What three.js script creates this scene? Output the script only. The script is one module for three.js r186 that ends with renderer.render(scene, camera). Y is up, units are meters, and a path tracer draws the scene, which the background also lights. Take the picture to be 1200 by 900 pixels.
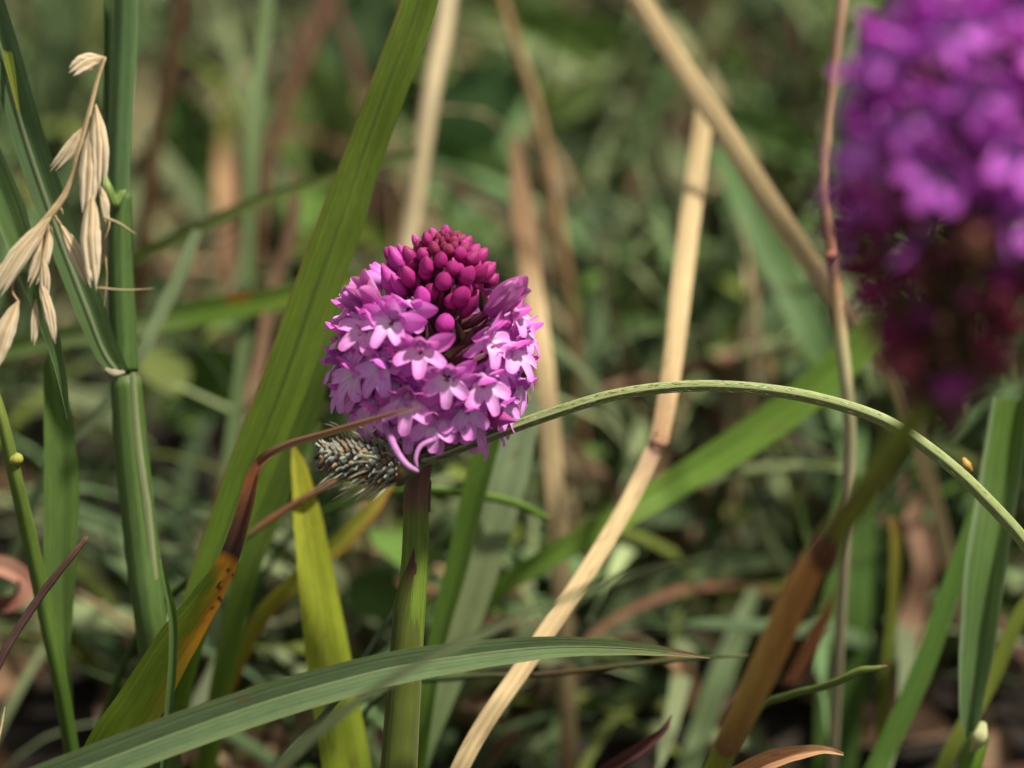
import * as THREE from 'three';
import { ImprovedNoise } from 'three/addons/math/ImprovedNoise.js';

// ---------------------------------------------------------------- camera, light, exposure
const scene = new THREE.Scene();
const V = (x, y, z) => new THREE.Vector3(x, y, z);
const PITCH = THREE.MathUtils.degToRad(25), FOCUS = 0.55, FOV = 11.5;
const FWD = V(0, -Math.sin(PITCH), -Math.cos(PITCH)), RIGHT = V(1, 0, 0), UP = V(0, Math.cos(PITCH), -Math.sin(PITCH));
const EYE = V(0, 0.11, 0).addScaledVector(FWD, -FOCUS);
const camera = new THREE.PerspectiveCamera(FOV, 4 / 3, 0.02, 400);
camera.position.copy(EYE);
camera.lookAt(EYE.clone().add(FWD));
camera.focus = FOCUS;
camera.userData.fStop = 9.5;
scene.add(camera);

const SUN = V(0.42, 0.9, -0.02).normalize();
{                                                                 // hazy summer sky, brighter towards the sun
  const w = 256, h = 128, d = new Float32Array(w * h * 4);
  for (let y = 0; y < h; y++) for (let x = 0; x < w; x++) {
    const el = ((y + 0.5) / h - 0.5) * Math.PI, az = ((x + 0.5) / w - 0.5) * 2 * Math.PI;
    const dir = V(Math.cos(az) * Math.cos(el), Math.sin(el), Math.sin(az) * Math.cos(el)), k = Math.max(0, dir.dot(SUN)), up = Math.max(0, dir.y);
    const glow = 0.5 * Math.pow(k, 6), base = [1.0 - 0.22 * up, 0.98 - 0.18 * up, 0.9 - 0.12 * up];
    for (let c = 0; c < 3; c++) d[(y * w + x) * 4 + c] = base[c] + glow * [1, 0.95, 0.85][c];
    d[(y * w + x) * 4 + 3] = 1;
  }
  const t = new THREE.DataTexture(d, w, h, THREE.RGBAFormat, THREE.FloatType);
  t.mapping = THREE.EquirectangularReflectionMapping; t.magFilter = THREE.LinearFilter; t.needsUpdate = true;
  scene.background = t; scene.environment = t;
}
scene.backgroundIntensity = scene.environmentIntensity = 0.3;
const sun = new THREE.DirectionalLight(0xfff5e6, 4.9);
sun.position.copy(SUN).multiplyScalar(3);
sun.target.position.set(0, 0, 0);
sun.castShadow = true;
sun.shadow.radius = 10;
sun.shadow.mapSize.set(2048, 2048);
Object.assign(sun.shadow.camera, { left: -1, right: 1, top: 1, bottom: -1, near: 0.1, far: 8 });
scene.add(sun, sun.target);
const renderer = new THREE.WebGLRenderer({ antialias: true });
renderer.toneMapping = THREE.LinearToneMapping;
renderer.toneMappingExposure = 1.72;
renderer.shadowMap.enabled = true;

// ---------------------------------------------------------------- helpers
function rng(seed) { let a = seed >>> 0; return () => { a = (a + 0x6d2b79f5) | 0; let t = Math.imul(a ^ (a >>> 15), 1 | a); t = (t + Math.imul(t ^ (t >>> 7), 61 | t)) ^ t; return ((t ^ (t >>> 14)) >>> 0) / 4294967296; }; }
const R = rng(71), rr = (a, b) => a + (b - a) * R(), noise3 = new ImprovedNoise();
const nz = (x, y, z) => noise3.noise(x, y, z);
const MM = 0.001, TAN = Math.tan(THREE.MathUtils.degToRad(FOV / 2));
const pxSize = (z) => (2 * z * TAN) / 900;                       // metres per pixel of the photograph at depth z
function at(px, py, z) { const s = pxSize(z); return EYE.clone().addScaledVector(FWD, z).addScaledVector(RIGHT, (px - 600) * s).addScaledVector(UP, (450 - py) * s); }
function toPx(p) { const d = p.clone().sub(EYE), z = d.dot(FWD), s = pxSize(z); return [600 + d.dot(RIGHT) / s, 450 - d.dot(UP) / s, z]; }
const lerp = (a, b, t) => a + (b - a) * t, clamp = (x, a = 0, b = 1) => Math.min(b, Math.max(a, x)), sst = (a, b, x) => { const t = clamp((x - a) / (b - a)); return t * t * (3 - 2 * t); };
const mix = (a, b, t) => [lerp(a[0], b[0], t), lerp(a[1], b[1], t), lerp(a[2], b[2], t)];
const mul = (a, k) => [a[0] * k, a[1] * k, a[2] * k];
function stops(list, t) {
  if (typeof list[0] === 'number') return list;
  for (let i = 1; i < list.length; i++) if (t <= list[i][0]) return mix(list[i - 1][1], list[i][1], clamp((t - list[i - 1][0]) / (list[i][0] - list[i - 1][0])));
  return list[list.length - 1][1];
}
const used = {};
function numbered(name) { const k = used[name] = (used[name] ?? -1) + 1; return k ? `${name}_${String(k).padStart(3, '0')}` : name; }
function tag(o, label, category, group, kind) {
  if (label) o.userData.label = label;
  if (category) o.userData.category = category;
  if (group) o.userData.group = group;
  if (kind) o.userData.kind = kind;
  return o;
}
function shadow(o) { o.castShadow = o.receiveShadow = true; return o; }
function mesh(name, geo, mat, parent) { const m = shadow(new THREE.Mesh(geo, mat)); m.name = name; parent?.add(m); return m; }
function group(name, pos, parent = scene) { const g = new THREE.Group(); g.name = parent === scene ? numbered(name) : name; g.position.copy(pos); parent.add(g); return g; }
// a grid of points (rows x columns) as one smooth sheet
function sheet(nr, nc, f, closed = false) {
  const pos = [], uv = [], col = [], idx = [];
  for (let i = 0; i <= nr; i++) for (let j = 0; j <= nc; j++) {
    const { p, c, t } = f(i / nr, j / nc, i, j);
    pos.push(p.x, p.y, p.z); col.push(c[0], c[1], c[2]); uv.push(...(t || [j / nc, i / nr]));
  }
  for (let i = 0; i < nr; i++) for (let j = 0; j < nc; j++) { const a = i * (nc + 1) + j, b = a + 1, c = a + nc + 1, d = c + 1; idx.push(a, b, d, a, d, c); }
  const g = new THREE.BufferGeometry();
  g.setAttribute('position', new THREE.Float32BufferAttribute(pos, 3));
  g.setAttribute('uv', new THREE.Float32BufferAttribute(uv, 2));
  g.setAttribute('color', new THREE.Float32BufferAttribute(col, 3));
  g.setIndex(idx);
  g.computeVertexNormals();
  if (closed) {                                                  // weld the normals along the seam
    const n = g.attributes.normal;
    for (let i = 0; i <= nr; i++) {
      const a = i * (nc + 1), b = a + nc, v = V(n.getX(a) + n.getX(b), n.getY(a) + n.getY(b), n.getZ(a) + n.getZ(b)).normalize();
      n.setXYZ(a, v.x, v.y, v.z); n.setXYZ(b, v.x, v.y, v.z);
    }
  }
  return g;
}
const widthAt = (w, t) => { const k = t * (w.length - 1), i = Math.min(w.length - 2, Math.floor(k)), f = k - i; return w.length === 1 ? w[0] : lerp(w[i], w[i + 1], f * f * (3 - 2 * f) * 0.5 + f * 0.5); };
// stem: points [Vector3], radii, colour (t, angle) and optional section (angle, t) -> factor
function tube(pts, radii, color, { rows = 40, sides = 10, section, cap = true, base } = {}) {
  const curve = new THREE.CatmullRomCurve3(pts, false, 'centripetal');
  const frames = []; let nrm = null;
  for (let i = 0; i <= rows; i++) {
    const t = i / rows, T = curve.getTangent(t);
    if (!nrm) { nrm = V(0.31, 0.2, 0.93).cross(T).normalize(); } else nrm = nrm.clone().addScaledVector(T, -nrm.dot(T)).normalize();
    frames.push({ p: curve.getPoint(t), T, N: nrm, B: T.clone().cross(nrm) });
  }
  const o = base || V(0, 0, 0), len = curve.getLength();
  return sheet(rows, sides, (t, u, i) => {
    const F = frames[i], a = u * Math.PI * 2, end = cap ? Math.min(1, Math.sqrt(Math.max(0.0004, 1 - Math.pow(Math.abs(2 * t - 1), rows * 1.2)))) : 1;
    const r = widthAt(radii, t) * (section ? section(a, t) : 1) * end;
    return { p: F.p.clone().addScaledVector(F.N, Math.cos(a) * r).addScaledVector(F.B, Math.sin(a) * r).sub(o), c: typeof color === 'function' ? color(t, a) : stops(color, t), t: [u * 2, (t * len) / 0.04] };
  }, true);
}
// leaf blade: points, half widths in metres; fold lifts the edges towards the viewer's side
function bladeGeo(pts, widths, o = {}) {
  const { rows = 44, cols = 8, fold = 0.25, power = 1.2, roll = 0, wave = 0.03, color = [0.08, 0.14, 0.03], edge, paint, seed = 1, base = V(0, 0, 0), up = null } = o;
  const curve = new THREE.CatmullRomCurve3(pts, false, 'centripetal'), len = curve.getLength();
  let lastS = null;
  const F = [];
  for (let i = 0; i <= rows; i++) {
    const t = i / rows, p = curve.getPoint(t), T = curve.getTangent(t), view = up ? up.clone() : EYE.clone().sub(p).normalize();
    let S = T.clone().cross(view);
    if (S.lengthSq() < 1e-4 && lastS) S = lastS.clone();
    S.normalize(); lastS = S;
    let N = S.clone().cross(T).normalize();
    const a = THREE.MathUtils.degToRad(typeof roll === 'function' ? roll(t) : roll), S2 = S.clone().multiplyScalar(Math.cos(a)).addScaledVector(N, Math.sin(a));
    N = S2.clone().cross(T).normalize();
    F.push({ p, S: S2, N, w: widthAt(widths, t) });
  }
  return sheet(rows, cols, (t, v, i) => {
    const f = F[i], u = v * 2 - 1, w = f.w * (1 + wave * 0.6 * nz(t * 9, seed * 3.1 + (u > 0 ? 5 : 0), 2)), fo = typeof fold === 'function' ? fold(t) : fold;
    const lift = w * (fo * Math.pow(Math.abs(u), power) + wave * nz(t * 7, u * 1.3, seed));
    let c = stops(color, t);
    const n = nz(t * len * 90, u * 1.5 + seed, seed * 1.7) * 0.16 + nz(t * len * 400, u * 4, seed) * 0.1;
    c = mul(c, 1 + n);
    if (rows > 20) c = mix(c, [0.2, 0.13, 0.05], sst(0.5, 0.62, nz(t * len * 260, u * 3.1, seed * 5.3)) * 0.55);   // rust and feeding marks
    if (edge) c = mix(c, edge, sst(0.72, 1, Math.abs(u)) * 0.8);
    if (paint) c = paint(t, u, c);
    return { p: f.p.clone().addScaledVector(f.S, u * w).addScaledVector(f.N, lift).sub(base), c: c.map((x) => Math.max(0.002, x)), t: [v, (t * len) / 0.03] };
  });
}

// ---------------------------------------------------------------- textures and materials
function dataTex(w, h, f, srgb = false) {
  const d = new Uint8Array(w * h * 4);
  for (let y = 0; y < h; y++) for (let x = 0; x < w; x++) { const c = f(x / w, y / h), k = (y * w + x) * 4; for (let i = 0; i < 3; i++) d[k + i] = clamp(typeof c === 'number' ? c : c[i]) * 255; d[k + 3] = 255; }
  const t = new THREE.DataTexture(d, w, h);
  t.wrapS = t.wrapT = THREE.RepeatWrapping; t.magFilter = THREE.LinearFilter; t.minFilter = THREE.LinearMipmapLinearFilter; t.generateMipmaps = true;
  if (srgb) t.colorSpace = THREE.SRGBColorSpace;
  t.needsUpdate = true;
  return t;
}
const rv = rng(5), veins = Array.from({ length: 26 }, () => [rv(), 0.006 + 0.01 * rv(), 0.3 + 0.7 * rv()]);
const per = (x, y, s, k) => nz(Math.cos(x * 6.2832) * s + 9, Math.sin(x * 6.2832) * s + k, y);
const veinVal = (x, y) => { let s = 0; const wob = 0.004 * Math.sin(y * 6.28 * 2 + x * 9); for (const [c, w, a] of veins) { const d = (x + wob - c) / w; s += a * Math.exp(-d * d); } return clamp(s); };
const grain = (x, y) => per(y, x * 60, 2.2, 3) * 0.5 + per(y, x * 18, 1.2, 8) * 0.6;
const veinTex = dataTex(256, 256, (x, y) => clamp(0.86 - 0.16 * veinVal(x, y) + 0.18 * grain(x, y)));
const veinBump = dataTex(256, 256, (x, y) => clamp(0.5 + 0.4 * veinVal(x, y) + 0.12 * grain(x, y)));
const speckTex = dataTex(256, 256, (x, y) => clamp(0.85 + 0.25 * per(x, per(y, 0, 3, 1) * 3, 6, 3) + 0.16 * nz(x * 70, y * 70, 4)));
const petalTex = dataTex(128, 128, (x, y) => clamp(0.93 + 0.06 * Math.sin(x * 6.2832 * 9) + 0.09 * nz(x * 20, y * 34, 2)));
const leafMat = (o = {}) => new THREE.MeshPhysicalMaterial({ vertexColors: true, map: veinTex, bumpMap: veinBump, bumpScale: 0.00007, side: THREE.DoubleSide, roughness: 1, transmission: 0.42, thickness: 0, clearcoat: 0.12, clearcoatRoughness: 0.45, specularIntensity: 0.3, ...o });
const M = {
  blade: leafMat(),
  dry: leafMat({ transmission: 0.15, clearcoat: 0.06, clearcoatRoughness: 0.5 }),
  stem: new THREE.MeshPhysicalMaterial({ vertexColors: true, map: veinTex, bumpMap: veinBump, bumpScale: 0.0001, roughness: 0.5, specularIntensity: 0.5 }),
  straw: new THREE.MeshPhysicalMaterial({ vertexColors: true, map: veinTex, bumpMap: veinBump, bumpScale: 0.0001, roughness: 0.55, specularIntensity: 0.5 }),
  petal: new THREE.MeshPhysicalMaterial({ vertexColors: true, map: petalTex, bumpMap: petalTex, bumpScale: 0.0001, side: THREE.DoubleSide, roughness: 1, transmission: 0.35, thickness: 0, clearcoat: 0.15, clearcoatRoughness: 0.5, specularIntensity: 0.4 }),
  bud: new THREE.MeshPhysicalMaterial({ vertexColors: true, map: speckTex, bumpMap: speckTex, bumpScale: 0.00008, roughness: 0.42, specularIntensity: 0.5 }),
  scale: new THREE.MeshStandardMaterial({ vertexColors: true, map: speckTex, side: THREE.DoubleSide, roughness: 0.8 }),
  leaf: leafMat({ map: speckTex, bumpMap: speckTex, bumpScale: 0.0002, transmission: 0.32 }),
  turf: new THREE.MeshStandardMaterial({ vertexColors: true, side: THREE.DoubleSide, roughness: 0.85 }),
  soil: new THREE.MeshStandardMaterial({ vertexColors: true, map: speckTex, bumpMap: speckTex, bumpScale: 0.002, roughness: 1 }),
};
const C = {
  olive: [0.15, 0.2, 0.015], green: [0.095, 0.19, 0.016], deep: [0.045, 0.1, 0.012], blue: [0.12, 0.215, 0.075], pale: [0.22, 0.28, 0.12], yellow: [0.3, 0.31, 0.03],
  straw: [0.6, 0.46, 0.25], pstraw: [0.52, 0.43, 0.25], brown: [0.13, 0.05, 0.02], tan: [0.42, 0.26, 0.14], red: [0.2, 0.08, 0.04], dark: [0.03, 0.014, 0.01],
};

// ---------------------------------------------------------------- ground
{
  const rings = 90, seg = 120;
  const g = sheet(rings, seg, (t, u) => {
    const r = 0.02 * Math.pow(6000, t), a = u * Math.PI * 2, x = r * Math.cos(a), z = -0.35 + r * Math.sin(a);
    const fade = Math.exp(-r * 0.3), y = (0.006 * nz(x * 14, 0, z * 14) + 0.003 * nz(x * 60, 3, z * 60)) * fade - 0.002;
    const k = 0.7 + 0.5 * nz(x * 30, 7, z * 30);
    return { p: V(x, y, z), c: mul(mix([0.026, 0.018, 0.011], [0.035, 0.05, 0.014], sst(0.6, 4, r)), k), t: [x / 0.06, z / 0.06] };
  }, true);
  const idx = g.index.array; for (let i = 0; i < idx.length; i += 3) { const q = idx[i]; idx[i] = idx[i + 1]; idx[i + 1] = q; }
  g.computeVertexNormals();
  tag(mesh('ground', g, M.soil, scene), 'dark brown soil under the grass', null, null, 'structure');
}

// ---------------------------------------------------------------- uncountable ground cover (turf, small leaves, litter)
function instanced(name, label, geo, mat, n, place) {
  const im = new THREE.InstancedMesh(geo, mat, n), d = new THREE.Object3D(), c = new THREE.Color();
  for (let i = 0; i < n; i++) { c.setRGB(...place(d, i)); d.updateMatrix(); im.setMatrixAt(i, d.matrix); im.setColorAt(i, c); }
  im.name = name; shadow(im); scene.add(im);
  return tag(im, label, null, null, 'stuff');
}
const camDepth = (x, y, z) => V(x, y, z).sub(EYE).dot(FWD);
const white = [1, 1, 1];
function turfBlade(bend, w) {                                     // unit height
  const pts = [V(0, 0, 0), V(0, 0.36, 0.02 * bend), V(0, 0.72, 0.2 * bend), V(0, 0.95, 0.55 * bend), V(0, 1.0, 0.85 * bend)];
  return bladeGeo(pts, [w * 0.7, w, w * 0.9, w * 0.55, 0.0006], { rows: 9, cols: 2, fold: 0.3, wave: 0, color: white, up: V(0, 0.3, 1) });
}
const tint = (list) => { const c = list[Math.floor(R() * list.length)], k = rr(0.22, 0.7); return mul(c, k); };
function turf(name, label, geo, mat, n, hmin, hmax, colors, z0, z1, lean = 0.35) {
  return instanced(name, label, geo, mat, n, (d) => {
    let x, z, h;
    do { const s = Math.pow(R(), 1.3); z = lerp(z0, z1, s); const half = 0.13 + (-z) * 0.16; x = rr(-half, half); h = rr(hmin, hmax); } while (camDepth(x, h, z) < 0.62 + h * 0.4 || nz(x * 21, 4, z * 15) > rr(-0.28, 0.02));
    d.position.set(x, -0.004, z); d.rotation.set(rr(-lean, lean), rr(0, 6.28), rr(-lean, lean), 'YXZ'); d.scale.set(h * rr(0.7, 1.3), h, h);
    return tint(colors);
  });
}
turf('turf_grass', 'short green grass of the turf behind the flowers', turfBlade(0.7, 0.026), M.turf, 900, 0.03, 0.075, [C.green, C.deep, C.blue, C.olive], -0.06, -1.4);
turf('fine_grass', 'thin upright grass blades of the turf', turfBlade(0.3, 0.014), M.turf, 1100, 0.04, 0.1, [C.green, C.deep, C.blue, C.pale], -0.08, -1.6, 0.9);
turf('withered_grass', 'withered straw coloured grass lying between green blades', turfBlade(0.6, 0.016), M.turf, 700, 0.04, 0.1, [C.straw, C.tan, C.brown, C.brown], -0.04, -0.8, 1.1);
turf('pale_grass', 'pale grey green grass bent low over the litter', turfBlade(0.9, 0.028), M.turf, 900, 0.03, 0.08, [mul(C.pale, 1.4), mul(C.blue, 1.4), C.pale, C.olive], -0.05, -0.42, 0.9);
function leafShape(L, W, cup, curl, c1, c2, rows = 8, cols = 6) {   // lies along +z, blade faces +y
  return sheet(rows, cols, (t, v) => {
    const u = v * 2 - 1, w = W * Math.pow(Math.sin(Math.PI * clamp(0.03 + 0.97 * Math.pow(t, 0.8))), 0.75) + 0.0001;
    return { p: V(u * w, cup * w * u * u - curl * t * t * L, t * L), c: mix(c1, c2, Math.abs(u)), t: [v, t] };
  });
}
const smallLeaf = leafShape(1, 0.36, 0.3, 0.25, white, [0.85, 0.9, 0.8]);
instanced('ground_cover_leaves', 'small green leaves of the ground cover between the grasses', smallLeaf, M.turf, 1900, (d) => {
  let x, y, z; do { z = lerp(-0.02, -1.3, Math.pow(R(), 1.2)); const half = 0.13 + (-z) * 0.16; x = rr(-half, half); y = Math.pow(R(), 1.5) * 0.06 + 0.002; } while (camDepth(x, y, z) < 0.64 || nz(x * 21, 4, z * 15) > rr(-0.28, 0.02));
  d.position.set(x, y, z); d.rotation.set(rr(-0.9, 0.3), rr(0, 6.28), rr(-0.5, 0.5), 'YXZ'); const s = rr(0.005, 0.016); d.scale.set(s, s, s);
  return tint([C.green, C.deep, C.green, C.olive, C.blue]);
});
instanced('leaf_litter', 'brown dead leaf litter on the ground', leafShape(1, 0.4, 0.7, -0.2, white, [0.7, 0.65, 0.6]), M.turf, 1100, (d) => {
  let x, z; do { z = lerp(0.12, -1.2, R()); const half = 0.14 + Math.max(0, -z) * 0.16; x = rr(-half, half); } while (camDepth(x, 0, z) < 0.5);
  d.position.set(x, rr(0, 0.008), z); d.rotation.set(rr(-0.5, 0.5), rr(0, 6.28), rr(-0.5, 0.5), 'YXZ'); const s = rr(0.008, 0.024); d.scale.set(s * rr(0.5, 1), s, s);
  return z > -0.3 ? tint([C.tan, C.tan, C.brown, C.red, [0.4, 0.27, 0.18]]) : tint([C.brown, C.red, C.brown, C.tan]);
});

// ---------------------------------------------------------------- single grasses
// path: [px, py, depth, full width in px] from the tip (or the upper end) to the root; the root goes on down to the ground
function route(path, root = true, lean = 0.15) {
  const pts = path.map(([x, y, z]) => at(x, y, z)), w = path.map(([, , z, k]) => (k * pxSize(z)) / 2);
  if (root) {
    const a = pts[pts.length - 1], d = a.clone().sub(pts[pts.length - 2]).normalize();
    if (a.y > 0.004) { const h = a.y; pts.push(V(a.x + clamp(d.x, -0.6, 0.6) * h * 0.6, -0.003, a.z + clamp(d.z, -0.5, 0.5) * h * lean)); w.push(w[w.length - 1] * 0.8); }
  }
  return { pts, w };
}
let seedNo = 1;
function blade(name, label, category, path, o = {}) {
  const { pts, w } = route(path, o.root), base = pts[pts.length - 1].clone();
  const m = mesh(numbered(name), bladeGeo(pts, w, { seed: seedNo++ * 1.37, base, ...o }), o.mat || M.blade, scene);
  m.position.copy(base);
  if (o.midrib) {
    const k = o.midrib;
    mesh('midrib', bladeGeo(pts.map((p) => p.clone()), w.map((x) => x * 0.1), { base, rows: 44, cols: 2, fold: -0.5, wave: 0, roll: o.roll || 0, color: k }), M.stem, m).position.copy(V(0, 0, 0)).addScaledVector(FWD, -0.00018);
  }
  return tag(m, label, category, o.group);
}
function stalk(name, label, category, path, o = {}) {
  const { pts, w } = route(path, o.root), base = pts[pts.length - 1].clone();
  const sd = seedNo++ * 2.1, col = o.color || C.straw;
  const m = mesh(numbered(name), tube(pts, w, (t, a) => mul(stops(col, t), 1 + 0.18 * nz(t * 20, a, sd) + 0.1 * nz(t * 90, a * 2, sd)), { base, rows: o.rows || 50, sides: 10, section: o.section, cap: true }), o.mat || M.straw, scene);
  m.position.copy(base);
  if (o.nodes) for (const [px, py, z, k, c] of o.nodes) {
    const p = at(px, py, z), g = new THREE.SphereGeometry((k * pxSize(z)) / 2, 14, 10); g.scale(1, 0.8, 1);
    const cc = new Float32Array(g.attributes.position.count * 3); for (let i = 0; i < cc.length; i += 3) { cc[i] = c[0]; cc[i + 1] = c[1]; cc[i + 2] = c[2]; } g.setAttribute('color', new THREE.BufferAttribute(cc, 3));
    mesh('node', g, M.straw, m).position.copy(p.sub(base));
  }
  return tag(m, label, category, o.group);
}
// --- stalks and blades well behind the flowers
stalk('dry_stalk', 'broad blurred buff stalk rising behind the tip of the sharp flower head', 'dry stalk', [[530, -60, 0.68, 24], [520, 30, 0.67, 24], [505, 110, 0.66, 24], [480, 272, 0.655, 25], [462, 400, 0.65, 22]], { color: mul(C.pstraw, 0.75), mat: M.straw });
stalk('dry_stalk', 'thin dull brown stalk leaning right, between the buff stalk and the long golden straw', 'dry stalk', [[580, -30, 0.7, 11], [600, 40, 0.7, 12], [622, 105, 0.7, 13], [648, 220, 0.7, 13], [665, 330, 0.7, 12]], { color: [0.3, 0.19, 0.09] });
blade('dry_grass_leaf', 'tan dry blade directly right of the sharp flower head, passing behind the arching stem', 'dry grass blade', [[603, 165, 0.67, 12], [612, 240, 0.655, 26], [622, 320, 0.64, 24], [638, 430, 0.63, 24], [648, 540, 0.63, 24], [656, 640, 0.63, 24]], { color: [[0, mul(C.tan, 0.4)], [0.3, mul(C.tan, 0.55)], [0.42, mul(C.straw, 0.9)], [1, mul(C.straw, 0.6)]], mat: M.dry, fold: -0.2, roll: 10 });
blade('dry_straw', 'long golden straw slanting from the top edge, crossing over the bent straw', 'dry straw', [[725, -40, 0.63, 26], [790, 65, 0.625, 26], [850, 155, 0.62, 26], [910, 250, 0.62, 27], [962, 325, 0.625, 25], [1012, 395, 0.63, 20], [1060, 470, 0.64, 18]], { color: [[0, C.straw], [1, mul(C.straw, 0.8)]], mat: M.dry, fold: -0.2, power: 2, roll: -8 });
{
  const upper = [[826, 126, 0.632, 25], [813, 220, 0.625, 27], [799, 330, 0.612, 28], [786, 440, 0.6, 26], [772, 518, 0.594, 24]], lower = [[771, 518, 0.594, 24], [742, 580, 0.59, 25], [690, 668, 0.582, 26], [622, 770, 0.574, 27], [540, 900, 0.566, 27]];
  const r = route(lower), base = r.pts[r.pts.length - 1].clone(), g = group('bent_straw', base);
  tag(g, 'thick golden straw kinked at its node, slanting behind the arching stem to the bottom edge', 'dry straw');
  const u = route(upper, false);
  mesh('stem', bladeGeo(u.pts, u.w.map((x) => x * 0.88), { base, seed: 61, rows: 60, cols: 8, fold: -0.22, power: 2, roll: -10, color: [[0, mul(C.straw, 0.95)], [0.6, C.straw], [1, C.tan]], paint: (t, v, c) => mul(c, 1 + 0.25 * nz(t * 7, v * 2, 3)) }), M.dry, g);
  mesh('stem', bladeGeo(r.pts, r.w.map((x) => x * 0.8), { base, seed: 62, rows: 60, cols: 8, fold: -0.3, power: 2, roll: 12, color: [[0, [0.4, 0.24, 0.17]], [0.08, [0.52, 0.36, 0.22]], [0.2, C.straw], [1, C.straw]], paint: (t, v, c) => mul(c, 1 + 0.25 * nz(t * 9, v * 2, 8)) }), M.dry, g);
  const np = at(771, 517, 0.594).sub(base), n = sheet(10, 14, (t, v) => { const a = v * 6.2832, y = t * 2 - 1, rad = (1 - 0.25 * y * y) * 11 * pxSize(0.594); return { p: V(Math.cos(a) * rad, y * 6 * pxSize(0.594), Math.sin(a) * rad), c: mul([0.4, 0.23, 0.15], 1 + 0.3 * nz(v * 9, t * 3, 2)) }; }, true);
  const nm = mesh('node', n, M.straw, g); nm.position.copy(np); nm.rotation.z = -0.35;
}
stalk('red_brown_stalk', 'slender reddish brown stalk, slightly kinked, left of the blurred purple flower', 'dry stalk', [[994, -40, 0.602, 14], [985, 20, 0.6, 14], [972, 130, 0.6, 13], [966, 215, 0.598, 13], [976, 300, 0.596, 15], [984, 380, 0.595, 17], [992, 450, 0.594, 16], [996, 520, 0.596, 15], [990, 640, 0.6, 13]], { color: [[0, [0.36, 0.23, 0.15]], [0.3, [0.33, 0.2, 0.13]], [0.42, [0.28, 0.13, 0.08]], [0.5, [0.34, 0.2, 0.1]], [0.6, [0.36, 0.33, 0.17]], [1, [0.34, 0.3, 0.2]]], nodes: [[975, 300, 0.595, 17, [0.3, 0.11, 0.07]]] });
blade('grass_leaf', 'blue grey blade blurred below the long golden straw, parallel to it', 'grass blade', [[838, 170, 0.7, 12], [872, 235, 0.69, 34], [915, 320, 0.685, 42], [950, 390, 0.68, 40], [985, 470, 0.68, 36], [1010, 600, 0.67, 30]], { color: mul(C.blue, 1.05), roll: 15 });
blade('grass_leaf', 'bright green blade slanting behind the arching stem, cut off short near the red stalk', 'grass blade', [[1046, 368, 0.62, 20], [1020, 395, 0.62, 40], [960, 452, 0.62, 44], [880, 512, 0.62, 42], [800, 562, 0.618, 36], [720, 612, 0.612, 30], [640, 656, 0.612, 26], [560, 715, 0.62, 20]], { color: [0.14, 0.26, 0.03], roll: -12 });
blade('grass_leaf', 'wide pale blue green blade standing directly right of the orchid stem', 'grass blade', [[612, 468, 0.6, 44], [590, 560, 0.6, 56], [556, 660, 0.6, 60], [518, 780, 0.6, 56], [476, 900, 0.6, 48]], { color: [[0, [0.26, 0.36, 0.2]], [0.5, C.pale], [1, C.blue]], roll: 28, fold: 0.3 });
blade('grass_leaf', 'narrow dark green blade squeezed between the orchid stem and the wide pale blade', 'grass blade', [[580, 500, 0.592, 30], [562, 560, 0.592, 34], [538, 660, 0.592, 30], [512, 760, 0.592, 24], [496, 860, 0.592, 20]], { color: C.green, roll: -30 });
stalk('thin_stalk', 'thin level green stalk behind the orchid stem, ending in a brown tip', 'grass stalk', [[648, 612, 0.6, 7], [610, 592, 0.598, 10], [560, 580, 0.596, 11], [500, 575, 0.6, 10], [420, 585, 0.61, 9], [330, 640, 0.62, 8]], { color: [[0, C.brown], [0.06, C.green], [1, C.deep]], mat: M.stem });
blade('dry_straw', 'short beige straw lying level behind the orchid stem', 'dry straw', [[614, 692, 0.66, 20], [540, 690, 0.66, 25], [460, 692, 0.66, 26], [385, 694, 0.66, 22]], { color: C.tan, mat: M.dry, root: false, fold: -0.4 });
blade('dry_straw', 'upright pale beige straw between the yellow leaf and the orchid stem', 'dry straw', [[436, 560, 0.668, 22], [425, 640, 0.666, 28], [412, 745, 0.66, 26]], { color: mul(C.straw, 0.8), mat: M.dry, fold: -0.4 });
blade('grass_leaf', 'slim pale green blade standing upright between the brown stalks and the big diagonal blade', 'grass blade', [[318, -30, 0.65, 12], [304, 80, 0.645, 17], [296, 180, 0.64, 19], [291, 300, 0.64, 18], [286, 400, 0.64, 16], [276, 480, 0.64, 16], [262, 600, 0.64, 15]], { color: [0.17, 0.25, 0.1], roll: 10 });
stalk('red_brown_stalk', 'broad blurred red brown stalk slanting at the top, left of the big diagonal blade', 'dry stalk', [[396, -40, 0.75, 24], [372, 30, 0.745, 22], [345, 95, 0.74, 20], [318, 175, 0.735, 18], [300, 300, 0.73, 15]], { color: [0.085, 0.035, 0.015] });
stalk('brown_stalk', 'faint olive brown stalk at the top, right of the thick green shoot', 'dry stalk', [[214, -40, 0.7, 18], [202, 60, 0.7, 20], [184, 160, 0.7, 18], [168, 280, 0.7, 16]], { color: [0.07, 0.04, 0.014] });
blade('dry_grass_leaf', 'pinkish brown dry blade upright behind the slim pale blade', 'dry grass blade', [[262, 130, 0.74, 12], [264, 200, 0.74, 26], [266, 300, 0.73, 22]], { color: [[0, C.olive], [0.3, C.tan], [1, [0.13, 0.065, 0.045]]], mat: M.dry });
blade('dry_grass_leaf', 'curved dull pink dry blade just left of the big diagonal blade', 'dry grass blade', [[343, 200, 0.66, 8], [346, 240, 0.66, 13], [338, 285, 0.66, 15], [322, 330, 0.66, 13], [300, 440, 0.655, 14], [270, 520, 0.65, 12]], { color: [0.2, 0.12, 0.075], mat: M.dry });
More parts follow.
